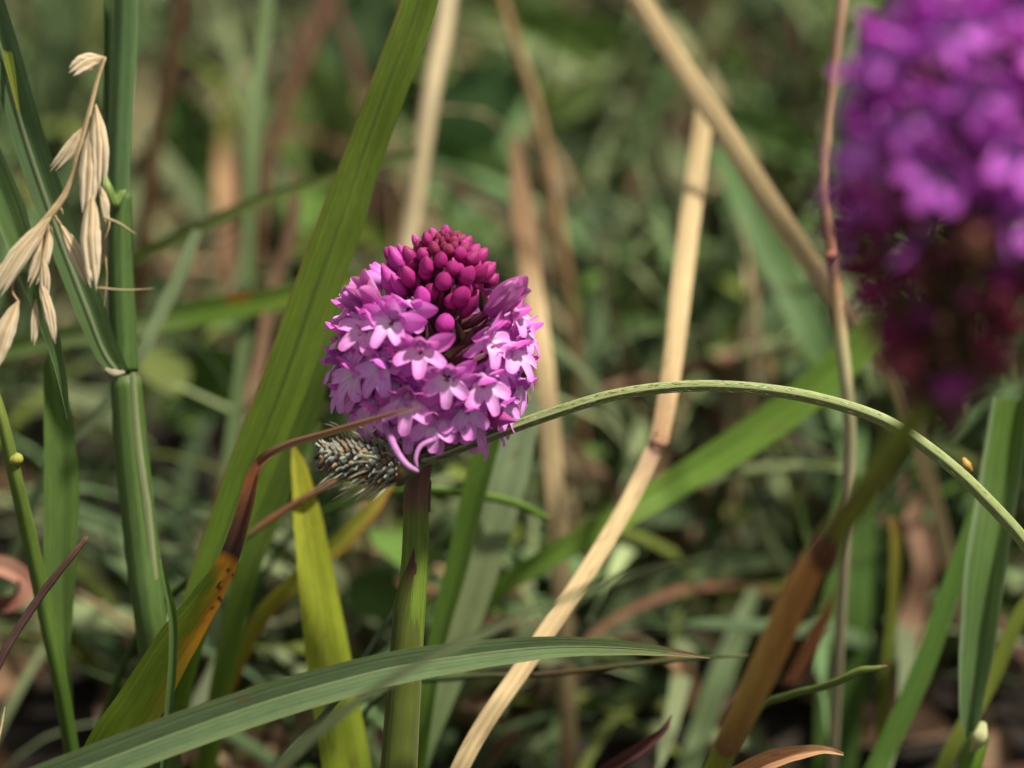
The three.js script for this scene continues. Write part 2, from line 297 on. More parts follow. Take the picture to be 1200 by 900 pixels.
blade('grass_leaf', 'thin green blade crossing from the thick shoot up right to the diagonal blade', 'grass blade', [[490, 178, 0.64, 8], [440, 190, 0.638, 13], [380, 210, 0.635, 14], [300, 236, 0.63, 15], [230, 268, 0.628, 16], [165, 298, 0.628, 16], [80, 340, 0.63, 14]], { color: [0.13, 0.18, 0.04], root: false, roll: 20 });
blade('grass_leaf', 'short pale blade leaning right beside the lower node of the thick shoot', 'grass blade', [[232, 270, 0.61, 12], [214, 315, 0.608, 17], [190, 365, 0.606, 17], [168, 410, 0.604, 16], [120, 480, 0.605, 15], [60, 545, 0.61, 14]], { color: [0.2, 0.27, 0.13], roll: -15 });
{
  const base = [[440, 322, 0.65, 18], [380, 336, 0.645, 26], [320, 350, 0.64, 28], [250, 362, 0.635, 30], [160, 380, 0.63, 28], [60, 396, 0.63, 26], [-40, 420, 0.63, 24]];
  blade('grass_leaf', 'level yellow green blade with an orange spot, passing behind the thick shoot', 'grass blade', base, { color: [[0, C.olive], [0.55, C.green], [0.7, C.pale], [1, C.green]], root: false, roll: 12, paint: (t, u, c) => mix(c, [0.42, 0.14, 0.015], sst(0.05, 0.015, Math.abs(t - 0.43)) * sst(0.1, 0.35, u + 0.25 * nz(t * 60, u * 3, 2))) });
}
blade('grass_leaf', 'yellowish green blade blurred between the diagonal blade and the top of the flower', 'grass blade', [[470, 310, 0.72, 10], [430, 270, 0.72, 30], [400, 262, 0.72, 26], [340, 300, 0.72, 20]], { color: [0.16, 0.22, 0.03], root: false });
blade('yellow_grass_leaf', 'narrow yellow blade with a rusty edge slanting behind the grey seed head', 'grass blade', [[458, 566, 0.6, 10], [432, 600, 0.598, 20], [398, 635, 0.597, 24], [352, 676, 0.597, 23], [300, 730, 0.6, 22]], { color: [[0, [0.35, 0.25, 0.03]], [0.3, C.yellow], [1, mul(C.yellow, 0.75)]], roll: 25, paint: (t, u, c) => mix(c, [0.3, 0.09, 0.02], sst(0.55, 0.95, -u + 0.3 * nz(t * 30, 1, 3)) * 0.8) });
stalk('brown_stalk', 'thin brown stalk slanting down left from the grey seed head, turning green', 'dry stalk', [[395, 562, 0.585, 7], [366, 578, 0.583, 8], [330, 600, 0.582, 9], [290, 628, 0.58, 9], [235, 672, 0.58, 9], [170, 730, 0.585, 9]], { color: [[0, [0.2, 0.09, 0.04]], [0.4, C.brown], [0.6, C.deep], [1, C.deep]] });
// right-hand background
blade('grass_leaf', 'dark green broad blade standing blurred behind the bottom of the brown sheathed stem', 'grass blade', [[1000, 560, 0.66, 36], [996, 640, 0.655, 56], [988, 740, 0.65, 60], [982, 830, 0.65, 58], [976, 920, 0.65, 50]], { color: mul(C.deep, 1.2), roll: 18 });
blade('grass_leaf', 'vivid green narrow blade slanting to the bottom edge, left of the folded pale blade', 'grass blade', [[1160, 540, 0.6, 10], [1140, 610, 0.6, 20], [1110, 700, 0.6, 25], [1078, 790, 0.6, 27], [1036, 880, 0.6, 26], [1010, 930, 0.6, 22]], { color: [0.1, 0.21, 0.03], roll: 15 });
blade('yellow_grass_leaf', 'thin yellow green blade at the right edge near the bottom', 'grass blade', [[1230, 670, 0.6, 10], [1196, 720, 0.6, 18], [1160, 800, 0.6, 20], [1110, 890, 0.6, 18]], { color: [0.2, 0.26, 0.03], roll: -10 });
blade('grass_leaf', 'dull grey green blade arching level in the blurred lower centre, left of the brown sheath', 'grass blade', [[940, 652, 0.68, 14], [890, 652, 0.68, 30], [820, 668, 0.678, 40], [750, 706, 0.675, 42], [690, 762, 0.672, 38], [650, 830, 0.668, 34], [620, 900, 0.66, 30]], { color: [0.14, 0.2, 0.09], roll: 14 });
blade('grass_leaf', 'faint grey green blade above the dull arching one in the lower centre', 'grass blade', [[960, 585, 0.74, 12], [900, 612, 0.735, 24], [820, 645, 0.725, 26], [720, 690, 0.71, 26], [640, 740, 0.7, 24]], { color: [0.2, 0.25, 0.13], root: false });
blade('grass_leaf', 'pale blade rising steeply between the arching blades and the brown sheath', 'grass blade', [[884, 692, 0.66, 14], [866, 740, 0.655, 26], [842, 800, 0.65, 30], [822, 860, 0.648, 28], [806, 910, 0.645, 26]], { color: [0.16, 0.23, 0.1], roll: -12 });
blade('grass_leaf', 'blurred blade bowing low at the bottom centre under the long level blade', 'grass blade', [[800, 800, 0.66, 10], [752, 806, 0.66, 20], [700, 822, 0.66, 22], [664, 846, 0.66, 22], [640, 890, 0.655, 20]], { color: [0.11, 0.17, 0.06] });
blade('dry_grass_leaf', 'beige dry blade hooked over below the tip of the long level blade', 'dry grass blade', [[806, 832, 0.64, 18], [806, 795, 0.635, 24], [790, 770, 0.633, 20], [768, 768, 0.635, 10]], { color: C.tan, mat: M.dry, root: false });
stalk('dry_stalk', 'upper pinkish dry stalk lying slanted in the blurred centre right', 'dry stalk', [[960, 690, 0.76, 14], [880, 640, 0.755, 16], [820, 596, 0.75, 16], [770, 560, 0.75, 14]], { color: [0.24, 0.15, 0.1], root: false });
stalk('dry_stalk', 'dry reddish stalk lying level behind the bent straw, with a green right end', 'dry stalk', [[960, 404, 0.71, 16], [900, 410, 0.708, 18], [850, 422, 0.705, 18], [780, 440, 0.703, 16], [700, 462, 0.7, 14]], { color: [[0, [0.2, 0.24, 0.1]], [0.42, [0.2, 0.22, 0.09]], [0.5, [0.28, 0.1, 0.07]], [1, [0.24, 0.14, 0.09]]], root: false });
blade('dry_grass_leaf', 'crumpled tan dry blade upright behind the brown sheathed stem on the right', 'dry grass blade', [[1060, 560, 0.68, 16], [1072, 610, 0.675, 24], [1084, 660, 0.67, 26], [1070, 720, 0.67, 30], [1060, 780, 0.665, 22]], { color: [0.24, 0.14, 0.09], mat: M.dry, wave: 0.2 });
blade('yellow_grass_leaf', 'thin olive blade with an orange tip upright behind the brown sheathed stem', 'grass blade', [[1047, 606, 0.63, 8], [1050, 640, 0.63, 12], [1046, 720, 0.63, 12], [1038, 800, 0.63, 12]], { color: [[0, [0.4, 0.2, 0.03]], [0.2, [0.3, 0.25, 0.03]], [0.5, C.olive], [1, C.olive]] });
// folded pale blade at right, with its sheath
{
  const r = route([[1192, 470, 0.588, 48], [1180, 560, 0.585, 52], [1164, 660, 0.58, 54], [1152, 760, 0.578, 46], [1142, 830, 0.577, 30], [1140, 872, 0.577, 12]], false), stemP = route([[1148, 858, 0.577, 26], [1136, 900, 0.577, 28]]);
  const base = stemP.pts[stemP.pts.length - 1].clone(), g = group('grass_shoot', base);
  tag(g, 'pale grass shoot at the right edge, broad folded blade above a cream coloured joint', 'grass shoot');
  mesh('leaf_blade', bladeGeo(r.pts, r.w, { base, seed: 31, fold: 0.75, power: 1, roll: -24, color: [[0, mul(C.green, 0.85)], [1, C.blue]], edge: [0.24, 0.33, 0.18] }), M.blade, g);
  mesh('sheath', tube(stemP.pts, stemP.w, (t, a) => mul(C.green, 0.9 + 0.2 * nz(t * 10, a, 3)), { base }), M.stem, g);
  const c = tube([at(1152, 846, 0.575), at(1148, 864, 0.573), at(1138, 882, 0.575)], [0.0006, 0.0012, 0.0005], [0.4, 0.42, 0.2], { base, rows: 14 });
  mesh('joint', c, M.stem, g);
}
// --- left side
{
  const Z = 0.572, low = route([[146, 432, Z, 37], [155, 540, Z, 40], [166, 640, Z, 41], [178, 740, Z, 38]]), mid = route([[141, 222, Z, 27], [141, 300, Z, 29], [144, 380, Z, 32], [146, 440, Z, 34]], false);
  const base = low.pts[low.pts.length - 1].clone(), g = group('grass_shoot', base);
  tag(g, 'thick upright green grass shoot with two joints, right of the oat spikelets', 'grass shoot');
  const streak = (t, a, c) => mul(c, 1 + 0.12 * Math.sin(a * 9) + 0.15 * nz(t * 14, a * 2, 5));
  mesh('stem', tube(low.pts, low.w, (t, a) => streak(t, a, [0.07, 0.125, 0.028]), { base, sides: 20 }), M.stem, g);
  mesh('stem', tube(mid.pts, mid.w, (t, a) => streak(t, a, [0.06, 0.115, 0.026]), { base, sides: 20 }), M.stem, g);
  const up = route([[146, -60, Z, 32], [143, 60, Z, 32], [138, 160, Z, 30], [136, 232, Z, 26]], false);
  mesh('leaf_sheath', bladeGeo(up.pts, up.w, { base, seed: 44, fold: -0.5, roll: -20, color: [0.11, 0.2, 0.07], edge: [0.2, 0.3, 0.13] }), M.blade, g);
  const dk = route([[126, -60, Z + 0.004, 16], [124, 80, Z + 0.004, 14], [128, 232, Z + 0.003, 12]], false);
  mesh('leaf_sheath', bladeGeo(dk.pts, dk.w, { base, seed: 45, fold: 0.3, roll: 50, color: [0.05, 0.1, 0.02] }), M.blade, g);
  mesh('ligule', tube([at(122, 202, Z - 0.003), at(126, 222, Z - 0.004), at(133, 238, Z - 0.003), at(148, 222, Z - 0.003)], [0.0003, 0.0009, 0.001, 0.0004], [0.17, 0.26, 0.06], { base, rows: 20 }), M.stem, g);
  const lb = route([[-30, -60, 0.555, 30], [4, 60, 0.56, 36], [32, 160, 0.565, 38], [66, 260, 0.568, 38], [104, 360, 0.569, 36], [126, 415, 0.57, 30], [143, 438, 0.57, 18]], false);
  mesh('leaf_blade', bladeGeo(lb.pts, lb.w, { base, seed: 46, fold: 0.45, roll: 8, color: [[0, [0.11, 0.19, 0.085]], [0.6, [0.09, 0.16, 0.05]], [1, [0.07, 0.13, 0.03]]] }), M.blade, g);
  mesh('leaf_margin', bladeGeo(lb.pts.map((p) => p.clone().addScaledVector(RIGHT, -0.00025).addScaledVector(FWD, -0.0007)), lb.w.map((x) => x * 0.13), { base, seed: 47, fold: -0.3, roll: 8, color: [0.3, 0.38, 0.2] }), M.blade, g);
  mesh('sheath_margin', bladeGeo([at(156, 436, Z - 0.0022), at(163, 520, Z - 0.0024), at(174, 600, Z - 0.0024), at(186, 720, Z - 0.0022)], [0.0004, 0.0005, 0.0006, 0.0004], { base, seed: 48, color: [0.32, 0.38, 0.18], fold: -0.4, roll: 20 }), M.blade, g);
  mesh('ligule', tube([at(122, 432, Z - 0.004), at(133, 438, Z - 0.0045), at(147, 436, Z - 0.004)], [0.0003, 0.0007, 0.0003], [0.36, 0.32, 0.22], { base, rows: 14 }), M.stem, g);
}
blade('grass_leaf', 'yellow edged green blade cut by the upper left corner', 'grass blade', [[-26, -120, 0.56, 16], [-8, 0, 0.56, 18], [10, 70, 0.56, 12], [22, 130, 0.56, 3]].reverse(), { color: [[0, [0.26, 0.3, 0.03]], [1, C.green]], root: false });
blade('grass_leaf', 'dark green ribbed blade slanting from the left edge in front of the oat spikelets', 'grass blade', [[-34, 150, 0.535, 42], [2, 230, 0.538, 40], [30, 305, 0.54, 32], [54, 375, 0.543, 22], [70, 432, 0.546, 13], [80, 490, 0.55, 4]].reverse(), { color: [0.1, 0.18, 0.05], root: false, fold: 0.45, roll: -10, edge: [0.2, 0.3, 0.14] });
blade('grass_leaf', 'light green upright blade near the left edge, below the ribbed slanting blade', 'grass blade', [[62, 392, 0.574, 4], [62, 440, 0.574, 22], [68, 500, 0.574, 35], [71, 570, 0.574, 42], [70, 650, 0.574, 40], [72, 720, 0.575, 26], [76, 768, 0.576, 12], [82, 850, 0.58, 10]], { color: [[0, [0.09, 0.17, 0.03]], [1, [0.12, 0.21, 0.04]]], fold: 0.35, roll: 8 });
stalk('grass_stalk', 'green stem with a yellowish joint curving along the left edge', 'grass stalk', [[-14, 440, 0.56, 13], [2, 490, 0.56, 14], [18, 560, 0.562, 17], [32, 620, 0.565, 19], [50, 700, 0.568, 20], [70, 800, 0.57, 19]], { color: [[0, [0.22, 0.26, 0.05]], [0.25, [0.12, 0.18, 0.03]], [1, C.deep]], mat: M.stem, nodes: [[18, 538, 0.561, 19, [0.28, 0.3, 0.05]]] });
stalk('dark_twig', 'dark brown twig pointing up right at the left edge', 'twig', [[103, 628, 0.55, 5], [84, 652, 0.55, 8], [52, 692, 0.55, 10], [22, 736, 0.549, 10], [0, 775, 0.548, 10], [-30, 850, 0.548, 10]], { color: [[0, [0.18, 0.09, 0.06]], [0.3, [0.07, 0.035, 0.03]], [1, [0.06, 0.035, 0.03]]], section: (a, t) => 1 + 0.18 * nz(t * 20, Math.cos(a) * 2, Math.sin(a) * 2) });
stalk('dry_tip', 'tiny pale straw tip at the left edge near the bottom', 'dry straw', [[6, 828, 0.545, 1.5], [2, 848, 0.545, 3.5], [-6, 890, 0.545, 4]], { color: C.straw });
blade('grass_leaf', 'small slim green blade tip standing in front of the orange spotted leaf', 'grass blade', [[188, 655, 0.541, 2], [193, 678, 0.541, 7], [202, 720, 0.542, 10], [202, 780, 0.543, 10], [197, 840, 0.544, 10], [192, 910, 0.546, 10]], { color: [[0, [0.3, 0.33, 0.12]], [0.05, C.green], [1, [0.06, 0.13, 0.03]]], fold: 0.7 });
// big diagonal blade, yellow leaf, spotted leaf, level blade
blade('grass_leaf', 'large olive ribbed blade rising diagonally from lower left, just left of the flower head', 'grass blade', [[505, -60, 0.566, 42], [488, 10, 0.567, 44], [458, 92, 0.568, 45], [424, 185, 0.57, 46], [398, 262, 0.571, 54], [374, 330, 0.572, 55], [332, 450, 0.574, 56], [296, 540, 0.576, 54], [258, 640, 0.578, 48], [222, 740, 0.58, 38]], { color: [[0, [0.14, 0.22, 0.02]], [0.5, [0.15, 0.24, 0.02]], [1, [0.14, 0.26, 0.02]]], fold: (t) => 0.34 + 0.2 * Math.sin(t * 9), roll: 6, rows: 90, cols: 14, wave: 0.06, midrib: [0.09, 0.15, 0.02], paint: (t, u, c) => mix(c, [0.22, 0.1, 0.03], sst(0.9, 1, u) * 0.7) });
blade('grass_leaf', 'darker blade tucked under the lower part of the large diagonal blade', 'grass blade', [[404, 345, 0.59, 8], [380, 420, 0.59, 26], [350, 510, 0.592, 32], [316, 600, 0.594, 32], [284, 690, 0.596, 28]], { color: [0.11, 0.19, 0.02], roll: -10 });
blade('yellow_leaf', 'yellow green pointed leaf standing upright left of the orchid stem, finely spotted', 'leaf', [[343, 520, 0.584, 3], [350, 552, 0.584, 22], [360, 620, 0.584, 39], [371, 700, 0.584, 50], [384, 790, 0.582, 58], [402, 900, 0.58, 62]], { color: [[0, [0.5, 0.32, 0.05]], [0.06, [0.46, 0.43, 0.03]], [0.4, [0.36, 0.42, 0.025]], [0.8, [0.27, 0.36, 0.022]]], fold: 0.35, roll: 22, cols: 12, rows: 70, midrib: [0.24, 0.28, 0.03], paint: (t, u, c) => mix(c, [0.2, 0.12, 0.02], sst(0.42, 0.6, nz(t * 38, u * 4, 3)) * 0.6) });
{
  const path = [[492, 477, 0.532, 2], [460, 484, 0.533, 5], [420, 495, 0.535, 8], [375, 508, 0.538, 9], [334, 521, 0.54, 10], [310, 536, 0.541, 12], [299, 556, 0.541, 15], [293, 590, 0.541, 20], [280, 634, 0.542, 24], [264, 668, 0.543, 27], [240, 704, 0.545, 36], [206, 752, 0.549, 50], [166, 818, 0.554, 62], [122, 890, 0.56, 66]];
  blade('withering_leaf', 'withering leaf, green with orange spots below, shrivelled to a curling brown tip', 'leaf', path, {
    rows: 130, cols: 12, root: true, mat: M.blade, roll: (t) => 25 * Math.sin(t * 9), fold: (t) => lerp(1.1, 0.2, sst(0.5, 0.75, t)), wave: 0.07,
    color: [[0, [0.5, 0.33, 0.15]], [0.16, [0.42, 0.25, 0.13]], [0.3, [0.36, 0.22, 0.13]], [0.36, [0.26, 0.11, 0.05]], [0.44, [0.26, 0.085, 0.025]], [0.55, [0.12, 0.048, 0.028]], [0.6, [0.05, 0.028, 0.02]], [0.625, [0.65, 0.27, 0.01]], [0.66, [0.55, 0.3, 0.015]], [0.72, [0.28, 0.31, 0.02]], [0.8, [0.18, 0.28, 0.025]], [1, [0.15, 0.25, 0.02]]],
    paint: (t, u, c) => {
      const m = sst(0.6, 0.64, t) * sst(1, 0.7, t);
      c = mix(c, [0.18, 0.27, 0.03], m * sst(0.05, 0.5, u + 0.3 * nz(t * 30, 1, 9)) * sst(0.62, 0.68, t));                  // the upper edge stays green
      c = mix(c, [0.6, 0.26, 0.02], m * sst(-0.1, -0.6, u + 0.3 * nz(t * 26, 2, 4)) * sst(0.95, 0.72, t));                // orange rim
      c = mix(c, [0.045, 0.02, 0.012], m * sst(0.2, 0.4, nz(t * 70, u * 2.4, 6)) * sst(0.3, -0.1, u) * sst(0.76, 0.7, t));  // dead spots
      return c;
    },
  });
}
blade('grass_leaf', 'long grooved blue green blade running level across the bottom, in front of the orchid stem', 'grass blade', [[832, 771, 0.552, 1.5], [800, 766, 0.551, 7], [758, 761, 0.549, 14], [705, 758, 0.547, 20], [650, 758, 0.545, 25], [590, 763, 0.543, 31], [530, 771, 0.541, 36], [460, 783, 0.539, 40], [380, 803, 0.537, 43], [300, 827, 0.536, 45], [210, 858, 0.535, 47], [110, 896, 0.534, 48], [0, 938, 0.534, 48], [-120, 990, 0.538, 46]], { color: [[0, [0.4, 0.25, 0.12]], [0.075, [0.4, 0.24, 0.15]], [0.11, [0.2, 0.25, 0.09]], [0.3, [0.15, 0.24, 0.1]], [1, [0.125, 0.2, 0.085]]], rows: 110, cols: 14, fold: (t) => 0.34, power: 1, roll: 4, midrib: [0.2, 0.27, 0.12], edge: [0.2, 0.26, 0.1] });
stalk('grass_stalk', 'thin dark green stalk crossing behind the level blade, left of the orchid stem', 'grass stalk', [[466, 708, 0.575, 3], [444, 742, 0.572, 6], [410, 798, 0.565, 8], [372, 848, 0.56, 9], [326, 900, 0.556, 9]], { color: [0.045, 0.08, 0.03], mat: M.stem });
blade('grass_leaf', 'blurred light green blade crossing in front of the level blade near the orchid stem', 'grass blade', [[850, 650, 0.47, 3], [760, 668, 0.475, 5], [660, 702, 0.48, 8], [560, 744, 0.485, 10], [470, 790, 0.49, 11], [400, 836, 0.495, 12], [336, 890, 0.5, 13], [260, 960, 0.505, 13]], { color: [0.34, 0.42, 0.2], root: false, roll: -8 });
stalk('grass_stalk', 'thin dark stalk running level just under the tip of the long level blade', 'grass stalk', [[880, 768, 0.575, 2], [820, 771, 0.575, 5], [740, 779, 0.576, 7], [640, 790, 0.578, 7], [540, 794, 0.58, 7], [440, 820, 0.59, 7]], { color: [[0, [0.25, 0.2, 0.08]], [0.1, [0.06, 0.1, 0.02]], [0.5, [0.08, 0.05, 0.02]], [0.7, [0.05, 0.1, 0.03]]], mat: M.stem });
stalk('grass_stalk', 'shrivelled green blade tip with dry brown end, right of the brown sheathed stem', 'grass stalk', [[1040, 780, 0.561, 3], [1028, 783, 0.561, 7], [1008, 786, 0.562, 10], [985, 797, 0.564, 10], [960, 806, 0.568, 9], [925, 815, 0.575, 9], [880, 840, 0.585, 9]], { color: [[0, [0.25, 0.14, 0.08]], [0.07, [0.2, 0.1, 0.05]], [0.1, [0.14, 0.2, 0.04]], [1, [0.1, 0.16, 0.04]]], mat: M.stem });
blade('dead_leaf', 'dry orange tan curled leaf at the bottom edge, right of the brown sheath', 'dead leaf', [[988, 884, 0.557, 4], [968, 880, 0.556, 9], [940, 884, 0.556, 17], [905, 893, 0.557, 24], [865, 912, 0.56, 24], [800, 950, 0.565, 16]], { color: [[0, [0.5, 0.3, 0.16]], [1, [0.42, 0.2, 0.09]]], mat: M.dry, fold: 0.9, wave: 0.2, root: false, roll: -20 });
blade('dead_leaf', 'dark maroon curled dead leaf at the bottom edge, centre right', 'dead leaf', [[787, 838, 0.575, 2], [778, 855, 0.575, 8], [756, 873, 0.576, 14], [724, 893, 0.578, 14], [690, 915, 0.58, 12]], { color: [[0, [0.16, 0.06, 0.06]], [1, [0.06, 0.022, 0.02]]], mat: M.dry, fold: 0.8, wave: 0.2, root: false });
blade('dead_leaf', 'curled pinkish brown dead leaf at the left edge below the twig', 'dead leaf', [[-30, 664, 0.6, 20], [6, 668, 0.6, 28], [28, 684, 0.6, 24], [16, 702, 0.598, 22], [-20, 708, 0.598, 22]], { color: [[0, [0.42, 0.24, 0.17]], [0.5, [0.3, 0.14, 0.1]], [1, [0.14, 0.05, 0.035]]], mat: M.dry, fold: 0.6, root: false, roll: 30 });
blade('dead_leaf', 'pale beige dead leaf behind the level blade, left of the yellow leaf', 'dead leaf', [[362, 812, 0.655, 30], [334, 842, 0.655, 84], [302, 872, 0.655, 90], [268, 905, 0.655, 40]], { color: [[0, [0.6, 0.42, 0.27]], [1, [0.42, 0.24, 0.15]]], mat: M.dry, fold: -0.3, wave: 0.2, root: false });
blade('dead_leaf', 'small whitish scrap of dead leaf in the blurred centre right', 'dead leaf', [[768, 610, 0.745, 14], [788, 626, 0.745, 26], [820, 652, 0.745, 18]], { color: [0.6, 0.48, 0.42], mat: M.dry, root: false, rows: 16 });
blade('dead_leaf', 'beige dead leaf blurred at the bottom between the straw and the maroon leaf', 'dead leaf', [[640, 822, 0.67, 14], [616, 848, 0.67, 40], [600, 885, 0.67, 36]], { color: [0.5, 0.33, 0.18], mat: M.dry, wave: 0.2, root: false, rows: 16 });
// broad leaves of herbs in the background, each on its own stalk
function herbLeaf(label, px, py, z, lenPx, widPx, turn, color, tilt = 0.2) {
  const p = at(px, py, z), s = pxSize(z), L = lenPx * s, W = (widPx * s) / 2, base = V(p.x + 0.008 * Math.sin(px), 0, p.z - 0.012), g = group('herb_leaf', base);
  tag(g, label, 'leaf');
  const geo = sheet(20, 10, (t, v) => {
    const u = v * 2 - 1, w = W * Math.pow(Math.sin(Math.PI * clamp(0.04 + 0.95 * Math.pow(t, 0.85))), 0.6) * (1 + 0.05 * Math.sin(t * 40)), vein = Math.abs(Math.sin((t - Math.abs(u) * 0.25) * 24)) < 0.2 || Math.abs(u) < 0.06 ? 1.25 : 1;
    return { p: V(u * w, (t - 0.5) * L, W * 0.3 * u * u - L * 0.25 * (t - 0.5) * (t - 0.5) + 0.04 * L * nz(t * 4, u * 2, px)), c: mul(color, vein * (1 + 0.2 * nz(t * 5, u * 3, py))), t: [v, t] };
  });
  const m = mesh('leaf_blade', geo, M.leaf, g);
  m.position.copy(p).sub(base); m.rotation.set(-0.44 + tilt, 0, THREE.MathUtils.degToRad(turn), 'XYZ');
  const foot = V(0, -L * 0.5, -L * 0.06).applyEuler(m.rotation).add(m.position);
  mesh('leaf_stalk', tube([V(0, 0, 0), V(foot.x * 0.3, foot.y * 0.5, foot.z * 0.6 - 0.004), foot], [0.0009, 0.0008, 0.0006], mul(color, 0.8), { rows: 14, sides: 6 }), M.stem, g);
}
herbLeaf('light green rounded leaf blurred near the top, left of the large diagonal blade', 372, 140, 0.78, 150, 110, 10, [0.15, 0.22, 0.06]);
herbLeaf('dull green leaf at the top edge, just left of the large diagonal blade', 430, 40, 0.82, 130, 120, -20, [0.09, 0.15, 0.06]);
herbLeaf('deep green leaf blurred right of the buff stalk near the top', 552, 130, 0.8, 140, 100, -30, [0.06, 0.13, 0.04]);
herbLeaf('soft light green leaf behind the top of the in-focus flower head', 565, 232, 0.76, 90, 120, 75, [0.14, 0.24, 0.07]);
herbLeaf('green leaf behind the buff stalk, above the flower head', 530, 190, 0.8, 110, 80, 40, [0.08, 0.17, 0.045]);
herbLeaf('small light green leaf pointing down right, centre top', 672, 118, 0.77, 86, 38, 130, [0.15, 0.22, 0.06]);
herbLeaf('dark green leaf in the upper left between the two brown stalks', 240, 170, 0.8, 150, 80, 30, [0.06, 0.13, 0.025]);
herbLeaf('green leaf under the yellow cut blade at the top left', 70, 60, 0.76, 170, 60, -12, [0.1, 0.15, 0.06]);
herbLeaf('mid green leaf blurred right of the bent straw, centre right', 690, 340, 0.74, 100, 50, 110, [0.1, 0.17, 0.04]);
herbLeaf('fresh green leaf far behind the crossing of the two straws', 900, 155, 0.78, 160, 46, 70, [0.09, 0.16, 0.04]);
herbLeaf('leaf of grass green left of the blurred purple flower near the red stalk', 1010, 200, 0.7, 160, 60, 30, [0.07, 0.14, 0.035]);
herbLeaf('wide soft green leaf blurred just left of the buff stalk at the top', 470, 105, 0.84, 120, 110, 35, [0.08, 0.16, 0.045]);
herbLeaf('dark green leaf blurred directly right of the flower tip', 610, 120, 0.86, 130, 100, 60, [0.05, 0.115, 0.03]);
herbLeaf('mid green leaf blurred at the top edge between buff stalk and golden straw', 650, 35, 0.84, 200, 60, 70, [0.12, 0.2, 0.04]);
herbLeaf('dim green leaf low between the bent straw and the green slanting blade', 860, 350, 0.8, 110, 60, -50, [0.07, 0.14, 0.03]);
herbLeaf('small green leaf behind the kink of the bent straw', 715, 545, 0.72, 70, 44, -60, [0.09, 0.18, 0.05]);
herbLeaf('pale grey green leaf beside the red stalk at the top right', 992, 95, 0.68, 150, 40, -16, [0.22, 0.28, 0.16]);
herbLeaf('broad dark leaf blurred between the thick shoot and the large diagonal blade, lower half', 225, 440, 0.72, 120, 110, 20, [0.07, 0.14, 0.02]);
// ---------------------------------------------------------------- orchid florets (prototypes, in millimetres scaled to metres; +z out of the flower, +y towards the hood)
const magenta = [0.72, 0.1, 0.6], lilac = [0.84, 0.42, 0.87], palest = [0.92, 0.74, 0.92], purple = [0.4, 0.05, 0.36], budC = [0.36, 0.02, 0.16];
function lipGeo(seed, spread, narrow) {
  const lobes = [[-spread, 4.0, 2.2], [0.06 * Math.sin(seed), 4.4, narrow], [spread, 4.0, 2.2]];
  return sheet(9, 44, (t, v) => {
    const th = (v * 2 - 1) * 2.0; let r = 1.0;
    for (const [c, L, W] of lobes) { const d = th - c; if (Math.abs(d) < 1.5) { const cs = Math.abs(Math.cos(d)), sn = Math.abs(Math.sin(d)) * (L / (W / 2)); r = Math.max(r, L / Math.pow(Math.pow(cs, 4) + Math.pow(sn, 4), 1 / 4)); } }
    r *= 1 + 0.04 * nz(th * 4, seed, 1);
    const q = 0.12 + 0.88 * t, rad = r * q, near = lobes.reduce((m, [c]) => Math.min(m, Math.abs(th - c)), 9);
    const z = 0.9 * Math.sqrt(q) * 1.2 - 0.055 * rad * rad + 0.28 * Math.sin(near * 5) * q + 0.12 * nz(th * 3, q * 3, seed) - 0.6;
    const k = sst(0.3, 1, rad / 4), stripe = 0.12 * Math.sin(th * 26) * (1 - k);
    let c = mix(palest, lilac, sst(0.2, 0.6, rad / 4)); c = mix(c, magenta, sst(0.72, 1.0, q) * 0.5 * k + 0.06);
    return { p: V(Math.sin(th) * rad, -Math.cos(th) * rad - 0.3, z).multiplyScalar(MM), c: mul(c, 1 + stripe + 0.08 * nz(th * 3, q * 4, seed + 4)), t: [v * 2, t] };
  });
}
function petalGeo(L, W, cup, curl, cIn, cTip, seed = 1, pow = 0.7) {   // along +y from the origin, cupped towards +z
  return sheet(12, 8, (t, v) => {
    const u = v * 2 - 1, w = (W / 2) * Math.pow(Math.sin(Math.PI * clamp(0.08 + 0.9 * t)), pow);
    const c = mix(cIn, cTip, sst(0.1, 1, t * 0.75 + Math.abs(u) * 0.3));
    return { p: V(u * w, L * t, cup * w * u * u + curl * t * t * L + 0.08 * nz(t * 4, u * 2, seed)).multiplyScalar(MM), c: mul(c, 1 + 0.1 * nz(t * 5, u * 4, seed)), t: [v, t] };
  });
}
const tubeMM = (pts, r, c, rows = 20, sides = 7) => tube(pts.map(([x, y, z]) => V(x, y, z).multiplyScalar(MM)), r.map((x) => x * MM), c, { rows, sides });
const G = {
  lip: [lipGeo(1, 0.9, 1.9), lipGeo(2, 0.84, 1.8), lipGeo(3, 0.98, 2.0)],
  sepal: [petalGeo(4.3, 2.7, 0.5, 0.1, lilac, magenta, 3), petalGeo(4.1, 2.5, 0.35, -0.08, lilac, magenta, 5)],
  hood: petalGeo(3.5, 2.6, 0.75, 0.42, lilac, magenta, 7, 0.6),
  petal: petalGeo(3.1, 1.7, 0.6, 0.36, lilac, magenta, 9),
  closed: [petalGeo(6.2, 3.3, 0.8, 0.06, [0.5, 0.08, 0.42], [0.72, 0.26, 0.64], 11, 0.62), petalGeo(5.8, 3.0, 0.8, 0.02, [0.5, 0.08, 0.42], [0.76, 0.34, 0.7], 12, 0.62)],
  spur: tubeMM([[0, -0.6, -0.2], [0, -1.6, -1.6], [0.2, -4.2, -2.6], [0.3, -7.5, -2.2], [0.2, -9.6, -1.2]], [0.55, 0.42, 0.36, 0.32, 0.16], [0.5, 0.2, 0.5]),
  column: tubeMM([[0, 0.9, -0.2], [0, 0.7, 0.6], [0, 0.2, 1.0]], [0.5, 0.62, 0.35], [0.6, 0.32, 0.6], 10, 8),
};
